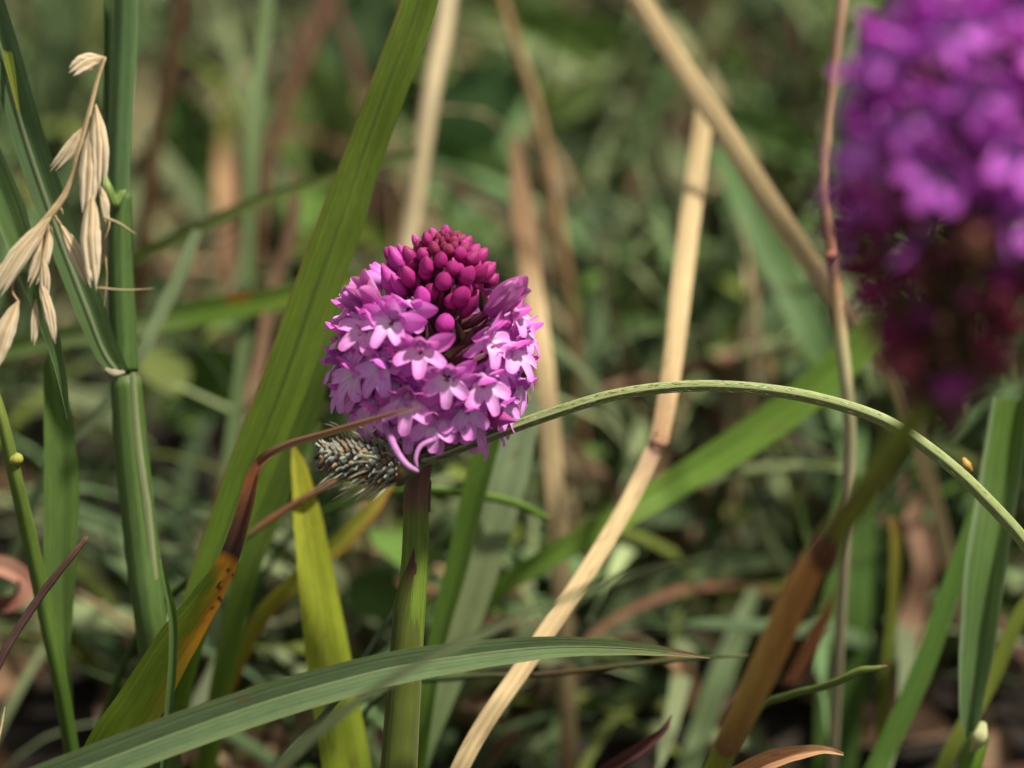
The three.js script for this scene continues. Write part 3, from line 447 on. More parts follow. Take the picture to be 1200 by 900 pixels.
const budGeo = (seed, tip) => sheet(16, 18, (t, v) => {               // along +y, unit length and unit half width
  const a = v * Math.PI * 2, prof = Math.pow(Math.sin(Math.PI * Math.pow(clamp(t * 0.985 + 0.008), tip)), 0.72), seam = 1 - 0.13 * Math.pow(Math.abs(Math.cos(a * 1.5 + seed)), 8) * sst(0.2, 0.6, t);
  const r = prof * seam * (1 + 0.05 * nz(Math.cos(a) * 2, t * 3, Math.sin(a) * 2 + seed));
  return { p: V(Math.cos(a) * r, t, Math.sin(a) * r + 0.12 * t * t), c: mul(mix([0.35, 0.5, 0.35], white, sst(0, 0.4, t)), 1 + 0.16 * nz(Math.cos(a) * 3, t * 4, Math.sin(a) * 3 + seed)), t: [v * 2, t] };
}, true);
const BUD = [budGeo(1, 0.94), budGeo(2, 1.02), budGeo(3, 0.86)];
const budMats = [[0.36, 0.02, 0.18], [0.29, 0.015, 0.14], [0.48, 0.045, 0.34], [0.28, 0.03, 0.1]].map((c) => { const m = M.bud.clone(); m.color.setRGB(...c); return m; });
const petalMats = [white, [0.93, 0.88, 1], [1, 0.9, 0.95]].map((c) => { const m = M.petal.clone(); m.color.setRGB(...c); return m; });

function basis(n, lipDir) { const Z = n.clone().normalize(), Y = lipDir.clone().multiplyScalar(-1); Y.addScaledVector(Z, -Y.dot(Z)).normalize(); return new THREE.Matrix4().makeBasis(Y.clone().cross(Z), Y, Z); }
function setParts(g, list) { for (const [name, geo, mat, x, y, z, rx, ry, rz] of list) { const m = mesh(name, geo, mat, g); m.position.set(x * MM, y * MM, z * MM); m.rotation.set(rx, ry, rz, 'ZYX'); } }
function floret(plant, base, pos, n, lipDir, size, o = {}) {
  const g = group('floret', pos.clone().sub(base), plant), i = Math.floor(R() * 3), pm = o.mats ? o.mats[Math.floor(R() * o.mats.length)] : petalMats[i], j = () => rr(-0.14, 0.14);
  g.quaternion.setFromRotationMatrix(basis(n, lipDir)); g.scale.setScalar(size);
  if (o.closed) {
    for (let k = 0; k < 5; k++) { const a = (k / 5) * 6.283 + 0.4, m = mesh(k % 2 ? 'petal' : 'sepal', G.closed[k % 2], pm, g), d = V(Math.cos(a), Math.sin(a), 0); m.quaternion.setFromRotationMatrix(new THREE.Matrix4().makeBasis(V(0, 0, 1).cross(d.clone().multiplyScalar(-1)), V(0, 0, 1), d.clone().multiplyScalar(-1))); m.quaternion.premultiply(new THREE.Quaternion().setFromAxisAngle(V(0, 0, 1).cross(d), (o.open ?? 0.22) + j() * 0.5)); m.position.copy(d).multiplyScalar(1.0 * MM).addScaledVector(V(0, 0, 1), -2.2 * MM); }
  } else {
    setParts(g, [
      ['lip', G.lip[i], pm, 0, 0, 0.2, j() * 1.6 - 0.4, j(), j() * 1.6],
      ['sepal', G.sepal[0], pm, 0.5, 0.4, -0.4, 0.05 + j() * 2, 0.6, -1.3 + j() * 2.5],
      ['sepal', G.sepal[1], pm, -0.5, 0.4, -0.4, 0.05 + j() * 2, -0.6, 1.3 + j() * 2.5],
      ['hood', G.hood, pm, 0, 0.5, -0.5, 0.95 + j() * 2, 0, j()],
      ['petal', G.petal, pm, 0.35, 0.5, -0.3, 0.8 + j(), 0.6, -0.35 + j()],
      ['petal', G.petal, pm, -0.35, 0.5, -0.3, 0.8 + j(), -0.6, 0.35 + j()],
      ['column', G.column, pm, 0, 0, 0, 0, 0, 0],
    ]);
  }
  if (o.spur !== false) setParts(g, [['spur', G.spur, pm, 0, 0, 0, j() - (o.spurIn ?? 0), j() * 2, 0]]);
  return g;
}
function ovary(plant, base, from, to, c1, c2, r = 0.8) {
  const mid = from.clone().lerp(to, 0.5).add(V(0, -0.7 * MM, 0));
  mesh('ovary', tube([from, mid, to], [r * 0.8 * MM, r * 1.15 * MM, r * 0.6 * MM], [[0, c1], [1, c2]], { rows: 12, sides: 7, base, section: (a, t) => 1 + 0.12 * Math.cos(a * 3 + t * 4) }), M.stem, plant);
}

// ---------------------------------------------------------------- the orchid in focus
{
  const O = at(497, 526, FOCUS), apex = at(521, 268, FOCUS - 0.002), A = apex.clone().sub(O), H = A.length(); A.normalize();
  const E1 = V(1, 0, 0).addScaledVector(A, -A.x).normalize(), E2 = E1.clone().cross(A).normalize();            // E2 towards the camera side
  const stemPts = [at(503, 400, FOCUS), at(497, 526, FOCUS), at(489, 570, FOCUS), at(487, 650, FOCUS + 0.001), at(481, 720, FOCUS + 0.001), at(473, 830, FOCUS + 0.002), at(467, 900, FOCUS + 0.003)];
  const foot = stemPts[stemPts.length - 1], base = V(foot.x - 0.004, -0.002, foot.z - 0.002);
  const plant = group('pyramidal_orchid', base);
  tag(plant, 'sharp magenta pyramidal orchid, dark buds above open lilac florets on a green stem', 'orchid');
  const s0 = pxSize(FOCUS);
  stemPts.push(base.clone());
  const wS = [10, 13, 14, 16, 17.5, 19, 20, 22].map((k) => k * s0);
  mesh('stem', tube(stemPts, wS, (t, a) => { const c = stops([[0, [0.1, 0.12, 0.03]], [0.2, [0.16, 0.06, 0.06]], [0.32, [0.15, 0.08, 0.05]], [0.36, [0.12, 0.19, 0.02]], [1, [0.14, 0.2, 0.025]]], t); return mul(c, 1 + 0.1 * Math.cos(a * 7) + 0.15 * nz(t * 30, a, 2)); }, { rows: 80, sides: 20, base, section: (a) => 1 + 0.04 * Math.cos(a * 7) }), M.stem, plant);
  mesh('rachis', tube([at(497, 530, FOCUS), at(503, 430, FOCUS), at(513, 350, FOCUS), at(521, 285, FOCUS)], [2.2 * MM, 2.3 * MM, 2.2 * MM, 1.2 * MM], [[0, [0.08, 0.05, 0.02]], [1, [0.12, 0.02, 0.05]]], { rows: 24, sides: 10, base }), M.stem, plant);
  // sheathing leaf on the stem with a maroon pointed tip, laid 0.2 mm proud of the stem
  const sheath = (py0, py1, x0, x1, k0, k1, turn, tipC, bodyC) => {
    const n = 30; mesh('sheath_leaf', sheet(n, 14, (t, v) => {
      const u = v * 2 - 1, ang = turn + u * lerp(0.04, 2.9, sst(0, 0.55, t)), px = lerp(x0, x1, t), py = lerp(py0, py1, t), r = (lerp(k0, k1, t) * 0.5 + 2.0) * s0, c = at(px, py, FOCUS + 0.001);
      return { p: c.addScaledVector(RIGHT, Math.sin(ang) * r).addScaledVector(FWD, -Math.cos(ang) * r * 0.95).sub(base), c: mul(mix(tipC, bodyC, sst(0.16, 0.27, t + 0.06 * nz(u * 2, t * 8, 3))), 1 + 0.12 * Math.sin(u * 30) * 0.4 + 0.2 * nz(t * 9, u * 3, 7)), t: [v, t] };
    }), M.blade, plant);
  };
  sheath(622, 905, 485, 467, 30, 40, 0.25, [0.13, 0.055, 0.04], [0.13, 0.17, 0.025]);
  sheath(556, 600, 490, 488, 28, 29, 0.7, [0.18, 0.07, 0.07], [0.14, 0.09, 0.04]);
  const prof = (tab) => (y) => { if (y <= tab[0][0]) return tab[0][1]; for (let i = 1; i < tab.length; i++) if (y <= tab[i][0]) return lerp(tab[i - 1][1], tab[i][1], (y - tab[i - 1][0]) / (tab[i][0] - tab[i - 1][0])); return tab[tab.length - 1][1]; };
  const hh = H / MM;                                                     // head height in mm, about 33
  const Rf = prof([[0, 6.5], [4, 10], [8, 12.4], [14, 13.2], [20, 12.2], [25, 9.8], [30, 8]]), Rb = prof([[14, 7], [20, 6.8], [hh - 6, 6.6], [hh - 3, 4.6], [hh - 1, 2], [hh, 0.2]]);
  const onHead = (y, phi, Rr) => O.clone().addScaledVector(A, y * MM).addScaledVector(E1, Math.cos(phi) * Rr(y) * MM).addScaledVector(E2, Math.sin(phi) * Rr(y) * MM);
  const radial = (phi) => E1.clone().multiplyScalar(Math.cos(phi)).addScaledVector(E2, Math.sin(phi));
  // the side of E2 that faces the camera
  const front = E2.dot(FWD) < 0 ? 1 : -1;
  function locate(px, py, Rr) {
    let best = null;
    for (let y = 0; y <= hh + 0.5; y += 0.5) for (let k = -20; k <= 200; k += 3) { const phi = front * THREE.MathUtils.degToRad(k), q = toPx(onHead(y, phi, Rr)), e = Math.hypot(q[0] - px, q[1] - py) + Math.max(0, -Math.sin(phi) * front) * 3; if (!best || e < best.e) best = { e, y, phi }; }
    return best;
  }
  const axisPt = (y) => O.clone().addScaledVector(A, y * MM);
  const taken = [];
  function put(px, py, dirDeg, size, o = {}) {
    const { y, phi } = locate(px, py, Rf), pos = onHead(y, phi, Rf); if (o.out) pos.addScaledVector(radial(phi), o.out * MM);
    const e = o.tiltUp ?? lerp(-0.05, 0.45, sst(6, 24, y)), n = radial(phi).multiplyScalar(Math.cos(e)).addScaledVector(A, Math.sin(e)).addScaledVector(FWD, -(o.face ?? 0.25));
    if (o.yaw) n.addScaledVector(RIGHT, o.yaw);
    const a = THREE.MathUtils.degToRad(dirDeg), lip = UP.clone().multiplyScalar(-Math.cos(a)).addScaledVector(RIGHT, Math.sin(a));
    floret(plant, base, pos, n, lip, size * rr(1.0, 1.12), { spur: false, ...o }); taken.push([y, phi]);
    ovary(plant, base, axisPt(Math.max(1, y - 5)).addScaledVector(radial(phi), 1.6 * MM), pos.clone().addScaledVector(n.normalize(), -1.4 * MM), [0.09, 0.07, 0.02], [0.2, 0.04, 0.1]);
  }
  // lip throat in the photograph, direction of the lip (0 = down, + = right), size
  put(432, 384, -38, 1.0); put(461, 376, -24, 1.0, { yaw: 0.1 }); put(494, 408, -6, 0.98); put(450, 430, -24, 1.0); put(419, 438, -36, 1.0); put(477, 470, -8, 0.98); put(523, 442, 2, 0.95);
  put(566, 450, 8, 1.0, { yaw: 0.15 }); put(598, 414, 24, 1.05, { yaw: 0.3 }); put(606, 452, 14, 0.9, { yaw: 0.35 }); put(574, 398, 52, 1.0, { yaw: 0.5 }); put(611, 386, 62, 0.95, { yaw: 0.4 });
  put(506, 492, 0, 0.95); put(396, 392, -70, 0.9, { face: 0 }); put(394, 422, -62, 0.9, { face: 0 }); put(412, 366, -66, 0.95, { face: 0.05 }); put(440, 478, -30, 0.95, { face: 0 }); put(548, 482, 12, 0.9); put(405, 455, -45, 0.9); put(618, 432, 42, 0.85, { face: 0 });
  put(586, 478, 30, 0.8, { face: 0 }); put(420, 402, -40, 0.9, { out: -1.5 }); put(583, 430, 20, 0.9, { out: -1.5 }); put(462, 452, -14, 0.9, { out: -2 }); put(535, 466, 4, 0.85, { out: -2 }); put(470, 410, -20, 0.85, { out: -2 });
  put(478, 496, -6, 0.85, { out: -1 }); put(602, 370, 70, 0.85, { face: 0 });
  put(434, 346, -110, 0.85, { tiltUp: 0.75, closed: true, open: 0.22, spur: false, face: 0.15 }); put(420, 356, -100, 0.75, { tiltUp: 0.6, closed: true, open: 0.15, spur: false, face: 0 }); put(588, 352, 110, 1.2, { closed: true, open: 0.08, spur: false, face: 0.15, tiltUp: 0.75 });
  for (let k = 0; k < 44; k++) {                                         // further florets filling the mass behind the outer ones
    const y = 3.5 + 17 * ((k * 0.618 + 0.3) % 1), phi = front * lerp(-0.1, 3.25, (k + 0.5) / 44); if (y > 10.5 && Math.abs(phi * front - 1.25) < 0.6) continue;
    const pos = onHead(y, phi, Rf).addScaledVector(radial(phi), -rr(1.4, 2.6) * MM), n = radial(phi).addScaledVector(A, lerp(-0.1, 0.3, y / 20)).addScaledVector(FWD, -0.2);
    floret(plant, base, pos, n, UP.clone().multiplyScalar(-1).addScaledVector(RIGHT, Math.cos(phi) * 0.7), rr(0.9, 1.05), { spur: false });
  }
  put(428, 488, -36, 0.95, { face: 0, out: -1 }); put(452, 500, -20, 0.85, { out: -2 }); put(382, 430, -75, 0.8, { face: 0, out: 0.5 }); put(592, 490, 30, 0.7, { face: 0, out: -1.5 });
  // the far side of the head
  for (let k = 0; k < 26; k++) { const y = 4 + 20 * ((k * 0.618) % 1), phi = -front * (0.25 + 2.65 * ((k + 0.5) / 26)), pos = onHead(y, phi, Rf), n = radial(phi).addScaledVector(A, lerp(0, 0.5, y / 24)); floret(plant, base, pos, n, A.clone().multiplyScalar(-1), rr(0.85, 1), { spur: y > 14 }); ovary(plant, base, axisPt(Math.max(1, y - 5)), pos.clone().addScaledVector(n.normalize(), -1.4 * MM), [0.09, 0.07, 0.02], [0.2, 0.04, 0.1]); }
  // buds: px, py of the middle, width, length in px, material
  const buds = [[499, 313, 18, 24, 0], [516, 305, 17, 20, 0], [531, 315, 18, 18, 0], [519, 331, 19, 25, 0], [547, 326, 19, 25, 0], [495, 350, 21, 28, 2], [539, 349, 22, 28, 0], [549, 361, 15, 34, 1], [480, 325, 18, 29, 0], [480, 300, 17, 27, 1], [496, 297, 15, 18, 0], [501, 283, 12, 19, 0], [489, 284, 10, 19, 2], [509, 291, 14, 17, 3], [525, 294, 14, 15, 3], [538, 300, 16, 17, 0], [548, 287, 14, 19, 0], [552, 305, 20, 19, 1], [564, 301, 17, 25, 0], [564, 287, 15, 17, 0], [551, 277, 14, 16, 2], [562, 322, 17, 26, 1], [576, 321, 17, 27, 0], [465, 304, 18, 34, 2], [470, 294, 12, 26, 2], [454, 332, 21, 38, 2], [468, 338, 16, 30, 2], [522, 379, 23, 25, 2], [508, 273, 11, 15, 2], [522, 270, 12, 15, 2], [517, 282, 9, 13, 3], [523, 281, 9, 14, 3], [529, 283, 9, 13, 3], [533, 278, 9, 12, 3], [513, 279, 9, 13, 3], [539, 275, 9, 13, 3], [528, 275, 9, 12, 3], [532, 288, 10, 12, 3], [520, 289, 10, 13, 3], [541, 283, 10, 14, 3], [518, 275, 9, 12, 3]];
  for (const [px, py, w, l, m] of buds) {
    const { y, phi } = locate(px, py, Rb), pos = onHead(y, phi, Rb), up = clamp(1.3 + (y - 24) * 0.06, 1.1, 2.8), d = radial(phi).addScaledVector(A, up).normalize();
    if (px === 522 && py === 379) d.addScaledVector(A, 0.5).addScaledVector(FWD, -0.15).normalize();
    const b = mesh('bud', BUD[(px + py) % 3], budMats[m], plant), L = (l * s0) / 0.9, W = (w * s0) / 1.98;
    b.quaternion.setFromUnitVectors(V(0, 1, 0), d); b.scale.set(W * rr(0.98, 1.08), L * rr(1.0, 1.12), W * rr(0.92, 1.08)); b.rotateY(R() * 6.28); b.position.copy(pos).addScaledVector(d, -L / 2).sub(base);
    if (y < hh - 4) ovary(plant, base, axisPt(y - 4.5).addScaledVector(radial(phi), 1.4 * MM), pos.clone().addScaledVector(d, -L * 0.42), [0.07, 0.05, 0.015], [0.15, 0.03, 0.06], 0.62);
  }
  for (let k = 0; k < 22; k++) { const y = hh - 12 + 6.5 * ((k * 0.618) % 1), phi = -front * (0.2 + 2.75 * (k / 21)), pos = onHead(y, phi, Rb), d = radial(phi).addScaledVector(A, 1).normalize(), b = mesh('bud', BUD[k % 3], budMats[k % 3], plant); b.quaternion.setFromUnitVectors(V(0, 1, 0), d); b.scale.set(1.05 * MM, 3 * MM, 1.05 * MM); b.position.copy(pos).sub(base); }
  for (let k = 0; k < 46; k++) {                                         // smaller buds packed between, set a little deeper
    const y = hh - 1.2 - 9 * Math.pow((k + 0.5) / 46, 1.1), phi = k * 2.39996, pos = onHead(y, phi, Rb).lerp(axisPt(y), 0.2), d = radial(phi).addScaledVector(A, 1.5 + (y - 24) * 0.1).normalize(), b = mesh('bud', BUD[k % 3], budMats[y > hh - 4 ? 3 : k % 3], plant), q = rr(0.85, 1.1) * lerp(0.55, 1, clamp((hh - y) / 6));
    b.quaternion.setFromUnitVectors(V(0, 1, 0), d); b.scale.set(1.15 * MM * q, 2.9 * MM * q, 1.1 * MM * q); b.position.copy(pos).addScaledVector(d, -1.4 * MM * q).sub(base);
  }
  // bracts in the open gap under the buds
  for (const [x0, y0, x1, y1] of [[512, 430, 500, 372], [530, 432, 556, 382], [548, 420, 572, 372], [545, 412, 530, 370], [520, 425, 545, 404], [488, 392, 478, 348], [570, 366, 562, 338], [555, 478, 586, 462], [516, 505, 545, 486]]) {
    const a = at(x0, y0, FOCUS - 0.0035), b = at(x1, y1, FOCUS - 0.007);
    mesh('bract', bladeGeo([a, a.clone().lerp(b, 0.5).addScaledVector(FWD, -0.0006), b], [0.0007, 0.0009, 0.0001], { base, rows: 12, cols: 4, color: [[0, [0.06, 0.07, 0.015]], [1, [0.14, 0.03, 0.06]]], fold: 0.6, seed: x0 }), M.blade, plant);
  }
  // the two long spurs that hang below the head, and the single pointed sepal at the lower right
  const sp = (list, w) => mesh('spur', tube(list.map(([x, y, z]) => at(x, y, z)), w.map((k) => k * s0), [[0, [0.42, 0.14, 0.42]], [1, [0.5, 0.24, 0.52]]], { base, rows: 30, sides: 9 }), M.bud, plant);
  sp([[450, 490, 0.541], [456, 508, 0.538], [466, 531, 0.535], [478, 546, 0.534], [491, 553, 0.534]], [4.4, 4.6, 4, 3.7, 2.2]);
  sp([[522, 508, 0.54], [506, 516, 0.538], [492, 524, 0.537], [487, 538, 0.5365], [489, 549, 0.5365]], [4.4, 3.6, 2.9, 2.6, 1.6]);
  const a = at(558, 484, 0.543), b = at(606, 494, 0.541);
  mesh('sepal', bladeGeo([a, at(580, 489, 0.541), b], [0.0006, 0.0016, 0.0001], { base, rows: 18, cols: 6, color: [[0, [0.3, 0.03, 0.2]], [1, [0.5, 0.07, 0.36]]], fold: -0.7, seed: 3, wave: 0 }), M.petal, plant);
}

// ---------------------------------------------------------------- the near orchid at the right, out of focus
{
  const Z = 0.438, s0 = pxSize(Z), O = at(1092, 500, Z), apex = at(1180, -110, Z - 0.004), A = apex.clone().sub(O), H = A.length() / MM; A.normalize();
  const E1 = V(1, 0, 0).addScaledVector(A, -A.x).normalize(), E2 = E1.clone().cross(A).normalize(), front = E2.dot(FWD) < 0 ? 1 : -1;
  const pts = [at(1092, 470, Z), at(1072, 490, Z), at(1018, 572, Z + 0.022), at(958, 655, Z + 0.042), at(905, 760, Z + 0.062), at(845, 886, Z + 0.084), at(806, 970, Z + 0.094)], foot = pts[pts.length - 1], base = V(foot.x - 0.02, -0.002, foot.z - 0.03);
  const plant = group('pyramidal_orchid', base);
  tag(plant, 'large blurred purple orchid at the right edge on a leaning brown sheathed stem', 'orchid');
  pts.push(base.clone());
  mesh('stem', tube(pts, [15, 16, 18, 18, 17, 17, 18, 20].map((k) => k * s0), (t, a) => mul(mix([0.22, 0.3, 0.035], [0.24, 0.27, 0.035], t), 1 + 0.2 * nz(t * 20, a, 4)), { rows: 60, sides: 16, base }), M.stem, plant);
  const shPts = [[966, 640, Z + 0.038], [936, 692, Z + 0.047], [902, 770, Z + 0.062], [848, 882, Z + 0.082]].map(([x, y, z]) => at(x, y, z));
  mesh('sheath_leaf', tube(shPts, [16, 20, 21, 19].map((k) => k * s0), (t, a) => mul(stops([[0, [0.58, 0.25, 0.08]], [0.4, [0.58, 0.29, 0.08]], [0.8, [0.46, 0.29, 0.07]], [1, [0.2, 0.09, 0.04]]], t), 1 + 0.15 * Math.sin(a * 11) + 0.35 * nz(t * 8, a * 1.5, 3)), { rows: 40, sides: 22, base, section: (a, t) => 1 + 0.05 * nz(t * 6, Math.cos(a), Math.sin(a)), cap: true }), M.stem, plant);
  mesh('sheath_leaf', bladeGeo([at(1010, 560, Z + 0.018), at(990, 612, Z + 0.029), at(968, 660, Z + 0.038)].reverse(), [0.0014, 0.0013, 0.0002], { base, color: [0.2, 0.07, 0.06], fold: -0.8, seed: 9, roll: -40 }), M.blade, plant);
  mesh('sheath_leaf', bladeGeo([at(980, 690, Z + 0.043), at(958, 735, Z + 0.05), at(925, 800, Z + 0.062)], [0.0002, 0.0012, 0.001], { base, color: [0.26, 0.11, 0.05], fold: 0.3, seed: 10, roll: 30 }), M.dry, plant);
  mesh('node', tube([at(976, 628, Z + 0.035), at(966, 646, Z + 0.039), at(958, 664, Z + 0.043)], [18, 21, 18].map((k) => k * s0), [0.16, 0.06, 0.03], { base, rows: 14, sides: 14 }), M.stem, plant);
  mesh('rachis', tube([O, O.clone().addScaledVector(A, 20 * MM), apex], [2.4 * MM, 2.2 * MM, 1 * MM], [[0, [0.07, 0.09, 0.02]], [0.5, [0.07, 0.03, 0.02]], [1, [0.12, 0.02, 0.06]]], { base, rows: 24 }), M.stem, plant);
  const deep = [[0.82, 0.46, 0.96], [0.58, 0.28, 0.68], [0.86, 0.5, 0.92]].map((c) => { const m = M.petal.clone(); m.clearcoat = 0; m.color.setRGB(...c); return m; });
  const spent = [[0.5, 0.12, 0.24], [0.4, 0.14, 0.12], [0.4, 0.4, 0.12], [0.5, 0.14, 0.4]].map((c) => { const m = M.petal.clone(); m.clearcoat = 0; m.color.setRGB(...c); return m; });
  const Rr = (y) => (y < 6 ? 4.5 : y < 20 ? lerp(6, 12.6, (y - 6) / 14) : y < 42 ? 13.2 : lerp(13.2, 5, (y - 42) / 16)), radial = (p) => E1.clone().multiplyScalar(Math.cos(p)).addScaledVector(E2, Math.sin(p));
  const pos = (y, p, k = 1) => O.clone().addScaledVector(A, y * MM).addScaledVector(radial(p), Rr(y) * k * MM);
  for (let k = 0; k < 66; k++) {
    const y = 3 + 53 * ((k + 0.5) / 66), p = k * 2.39996 + 0.5, faded = y < 25 + 3 * Math.sin(k * 1.7), q = pos(y, p), n = radial(p).addScaledVector(A, faded ? -0.15 : 0.15);
    const a0 = O.clone().addScaledVector(A, (y - 5) * MM).addScaledVector(radial(p), 1.6 * MM);
    ovary(plant, base, a0, q.clone().addScaledVector(n.clone().normalize(), -1.2 * MM), faded ? [0.09, 0.07, 0.02] : [0.1, 0.04, 0.03], faded ? [0.12, 0.05, 0.03] : [0.2, 0.04, 0.1], faded ? 1.15 : 0.8);
    if (y > 5) floret(plant, base, q, n, A.clone().multiplyScalar(-1).addScaledVector(RIGHT, rr(-0.4, 0.4)), faded ? rr(0.55, 0.8) : rr(1.2, 1.4), { mats: faded ? spent : deep, closed: faded && k % 3 !== 0, open: faded ? 0.1 : 0.2, spurIn: 0.2 });
  }
  for (let k = 0; k < 36; k++) {                                         // withered florets between
    const y = 8 + 20 * ((k + 0.5) / 36), p = k * 2.39996 + 1.7, n = radial(p).addScaledVector(A, -0.3);
    floret(plant, base, pos(y, p, rr(0.55, 0.95)), n, A.clone().multiplyScalar(-1), rr(0.6, 0.85), { mats: spent, closed: true, open: 0.16, spur: false });
  }
}

// ---------------------------------------------------------------- the arching plantain and its grey seed head
{
  const pts = [[478, 543, 0.5425], [500, 538, 0.543], [560, 516, 0.544], [640, 487, 0.545], [720, 463, 0.546], [800, 453, 0.547], [880, 455, 0.547], [960, 468, 0.547], [1040, 495, 0.546], [1110, 543, 0.546], [1160, 590, 0.546], [1204, 640, 0.547], [1262, 730, 0.549], [1310, 850, 0.552]].map(([x, y, z]) => at(x, y, z)), s0 = pxSize(0.546);
  const base = V(pts[pts.length - 1].x + 0.008, -0.002, pts[pts.length - 1].z - 0.01); pts.push(base.clone());
  const plant = group('plantain', base);
  tag(plant, 'plantain with ribbed pale stem arching from the right edge to a bristly grey head', 'plantain');
  mesh('stem', tube(pts, [8, 6.6, 6.8, 6.6, 6.4, 6.4, 6.6, 7, 7.2, 7.4, 7.6, 7.8, 8, 8, 8].map((k) => k * s0), (t, a) => { const ridge = Math.cos(a * 5); return mul(mix(stops([[0, [0.1, 0.14, 0.08]], [0.12, [0.12, 0.14, 0.06]], [0.3, [0.2, 0.25, 0.07]], [1, [0.24, 0.32, 0.1]]], t), [0.42, 0.46, 0.26], sst(0.3, 0.95, ridge) * 0.75), 1 + 0.2 * nz(t * 130, a * 2, 3)); }, { rows: 200, sides: 30, base, section: (a) => 1 + 0.11 * Math.cos(a * 5) }), M.stem, plant);
  // short pale hairs lying along the stem
  { const curve = new THREE.CatmullRomCurve3(pts, false, 'centripetal'), pos = [], idx = [], nor = [], hr = rng(3);
    for (let i = 0; i < 1500; i++) { const t = hr() * 0.8, p = curve.getPoint(t), T = curve.getTangent(t), a = hr() * 6.283, X = V(0.3, 0.2, 0.9).cross(T).normalize(), Y = T.clone().cross(X), n = X.multiplyScalar(Math.cos(a)).addScaledVector(Y, Math.sin(a)), q = p.addScaledVector(n, 6.4 * s0), e = q.clone().addScaledVector(T, (hr() < 0.5 ? 1 : -1) * (0.0006 + 0.0008 * hr())).addScaledVector(n, 0.00022 * hr() + 0.00006), W = T.clone().cross(n).multiplyScalar(0.000035), k = pos.length / 3;
      for (const v of [q.clone().add(W), q.clone().sub(W), e]) { v.sub(base); pos.push(v.x, v.y, v.z); nor.push(n.x, n.y, n.z); } idx.push(k, k + 1, k + 2); }
    const g = new THREE.BufferGeometry(); g.setAttribute('position', new THREE.Float32BufferAttribute(pos, 3)); g.setAttribute('normal', new THREE.Float32BufferAttribute(nor, 3)); g.setIndex(idx);
    tag(mesh('stem_hair', g, new THREE.MeshStandardMaterial({ color: new THREE.Color(0.5, 0.5, 0.36), side: THREE.DoubleSide, roughness: 0.7 }), plant), null, null, null, 'stuff'); }
  mesh('bud_scale', tube([at(1128, 536, 0.542), at(1133, 545, 0.5415), at(1139, 553, 0.542)], [0.0003, 0.0007, 0.0003], [0.55, 0.32, 0.08], { base, rows: 12, sides: 8 }), M.stem, plant);
  const a0 = at(484, 545, 0.5425), a1 = at(373, 534, 0.5405), D = a1.clone().sub(a0), L = D.length(), X = D.clone().normalize(), Y = UP.clone().addScaledVector(X, -UP.dot(X)).normalize(), Zz = X.clone().cross(Y), rad = (t) => 3.55 * MM * Math.pow(Math.sin(Math.PI * clamp(0.07 + 0.86 * Math.pow(t, 0.86))), 0.6);
  mesh('seed_head', tube([0, 0.2, 0.4, 0.6, 0.8, 1].map((t) => a0.clone().addScaledVector(X, L * t)), [0, 0.2, 0.4, 0.6, 0.8, 1].map((t) => rad(t) * 0.8), (t, a) => mul([0.09, 0.085, 0.065], 1 + 0.5 * nz(t * 20, a * 3, 2)), { base, rows: 24, sides: 14 }), M.stem, plant);
  mesh('bract', tube([at(496, 543, 0.5425), at(482, 546, 0.5422), at(468, 546, 0.542), at(450, 544, 0.542)], [7 * s0, 14 * s0, 24 * s0, 14 * s0], [[0, [0.09, 0.14, 0.05]], [0.45, [0.09, 0.11, 0.04]], [0.7, [0.14, 0.08, 0.04]], [1, [0.05, 0.03, 0.02]]], { base, rows: 14, sides: 14 }), M.stem, plant);
  const scaleGeo = [0, 1, 2].map((k) => sheet(6, 6, (t, v) => { const u = v * 2 - 1, w = 0.62 * Math.pow(Math.sin(Math.PI * clamp(0.12 + 0.84 * t)), 0.7); const c = mix([0.16, 0.175, 0.15], [[0.6, 0.64, 0.55], [0.5, 0.55, 0.48], [0.55, 0.46, 0.34]][k], sst(0.45, 0.95, Math.abs(u)) * 0.9 + sst(0.8, 1, t) * 0.5); return { p: V(u * w * 1.15, t * 1.7, 0.3 * (1 - u * u) + 0.75 * t * t).multiplyScalar(MM), c, t: [v, t] }; }));
  const scaleMats = [white, [0.75, 0.8, 0.8], [1, 0.62, 0.4]].map((c) => { const m = M.scale.clone(); m.color.setRGB(...c); return m; }), pr = rng(12);
  for (let i = 0; i < 290; i++) {
    const t = (i + 0.5) / 290, a = i * 2.39996, n = Y.clone().multiplyScalar(Math.cos(a)).addScaledVector(Zz, Math.sin(a)), p = a0.clone().addScaledVector(X, L * t * 0.97).addScaledVector(n, rad(t) * 0.86), f = X.clone().addScaledVector(n, lerp(0.25, 0.05, t) + 0.25 * pr()).normalize(), nn = n.clone().addScaledVector(f, -n.dot(f)).normalize();
    const m = mesh('scale', scaleGeo[i % 3], scaleMats[pr() < 0.16 ? 2 : pr() < 0.5 ? 1 : 0], plant); m.position.copy(p).sub(base); m.quaternion.setFromRotationMatrix(new THREE.Matrix4().makeBasis(f.clone().cross(nn), f, nn)); m.rotateY((pr() - 0.5) * 0.7); m.rotateX((pr() - 0.5) * 0.6); m.scale.setScalar(0.46 + 0.26 * pr());
  }
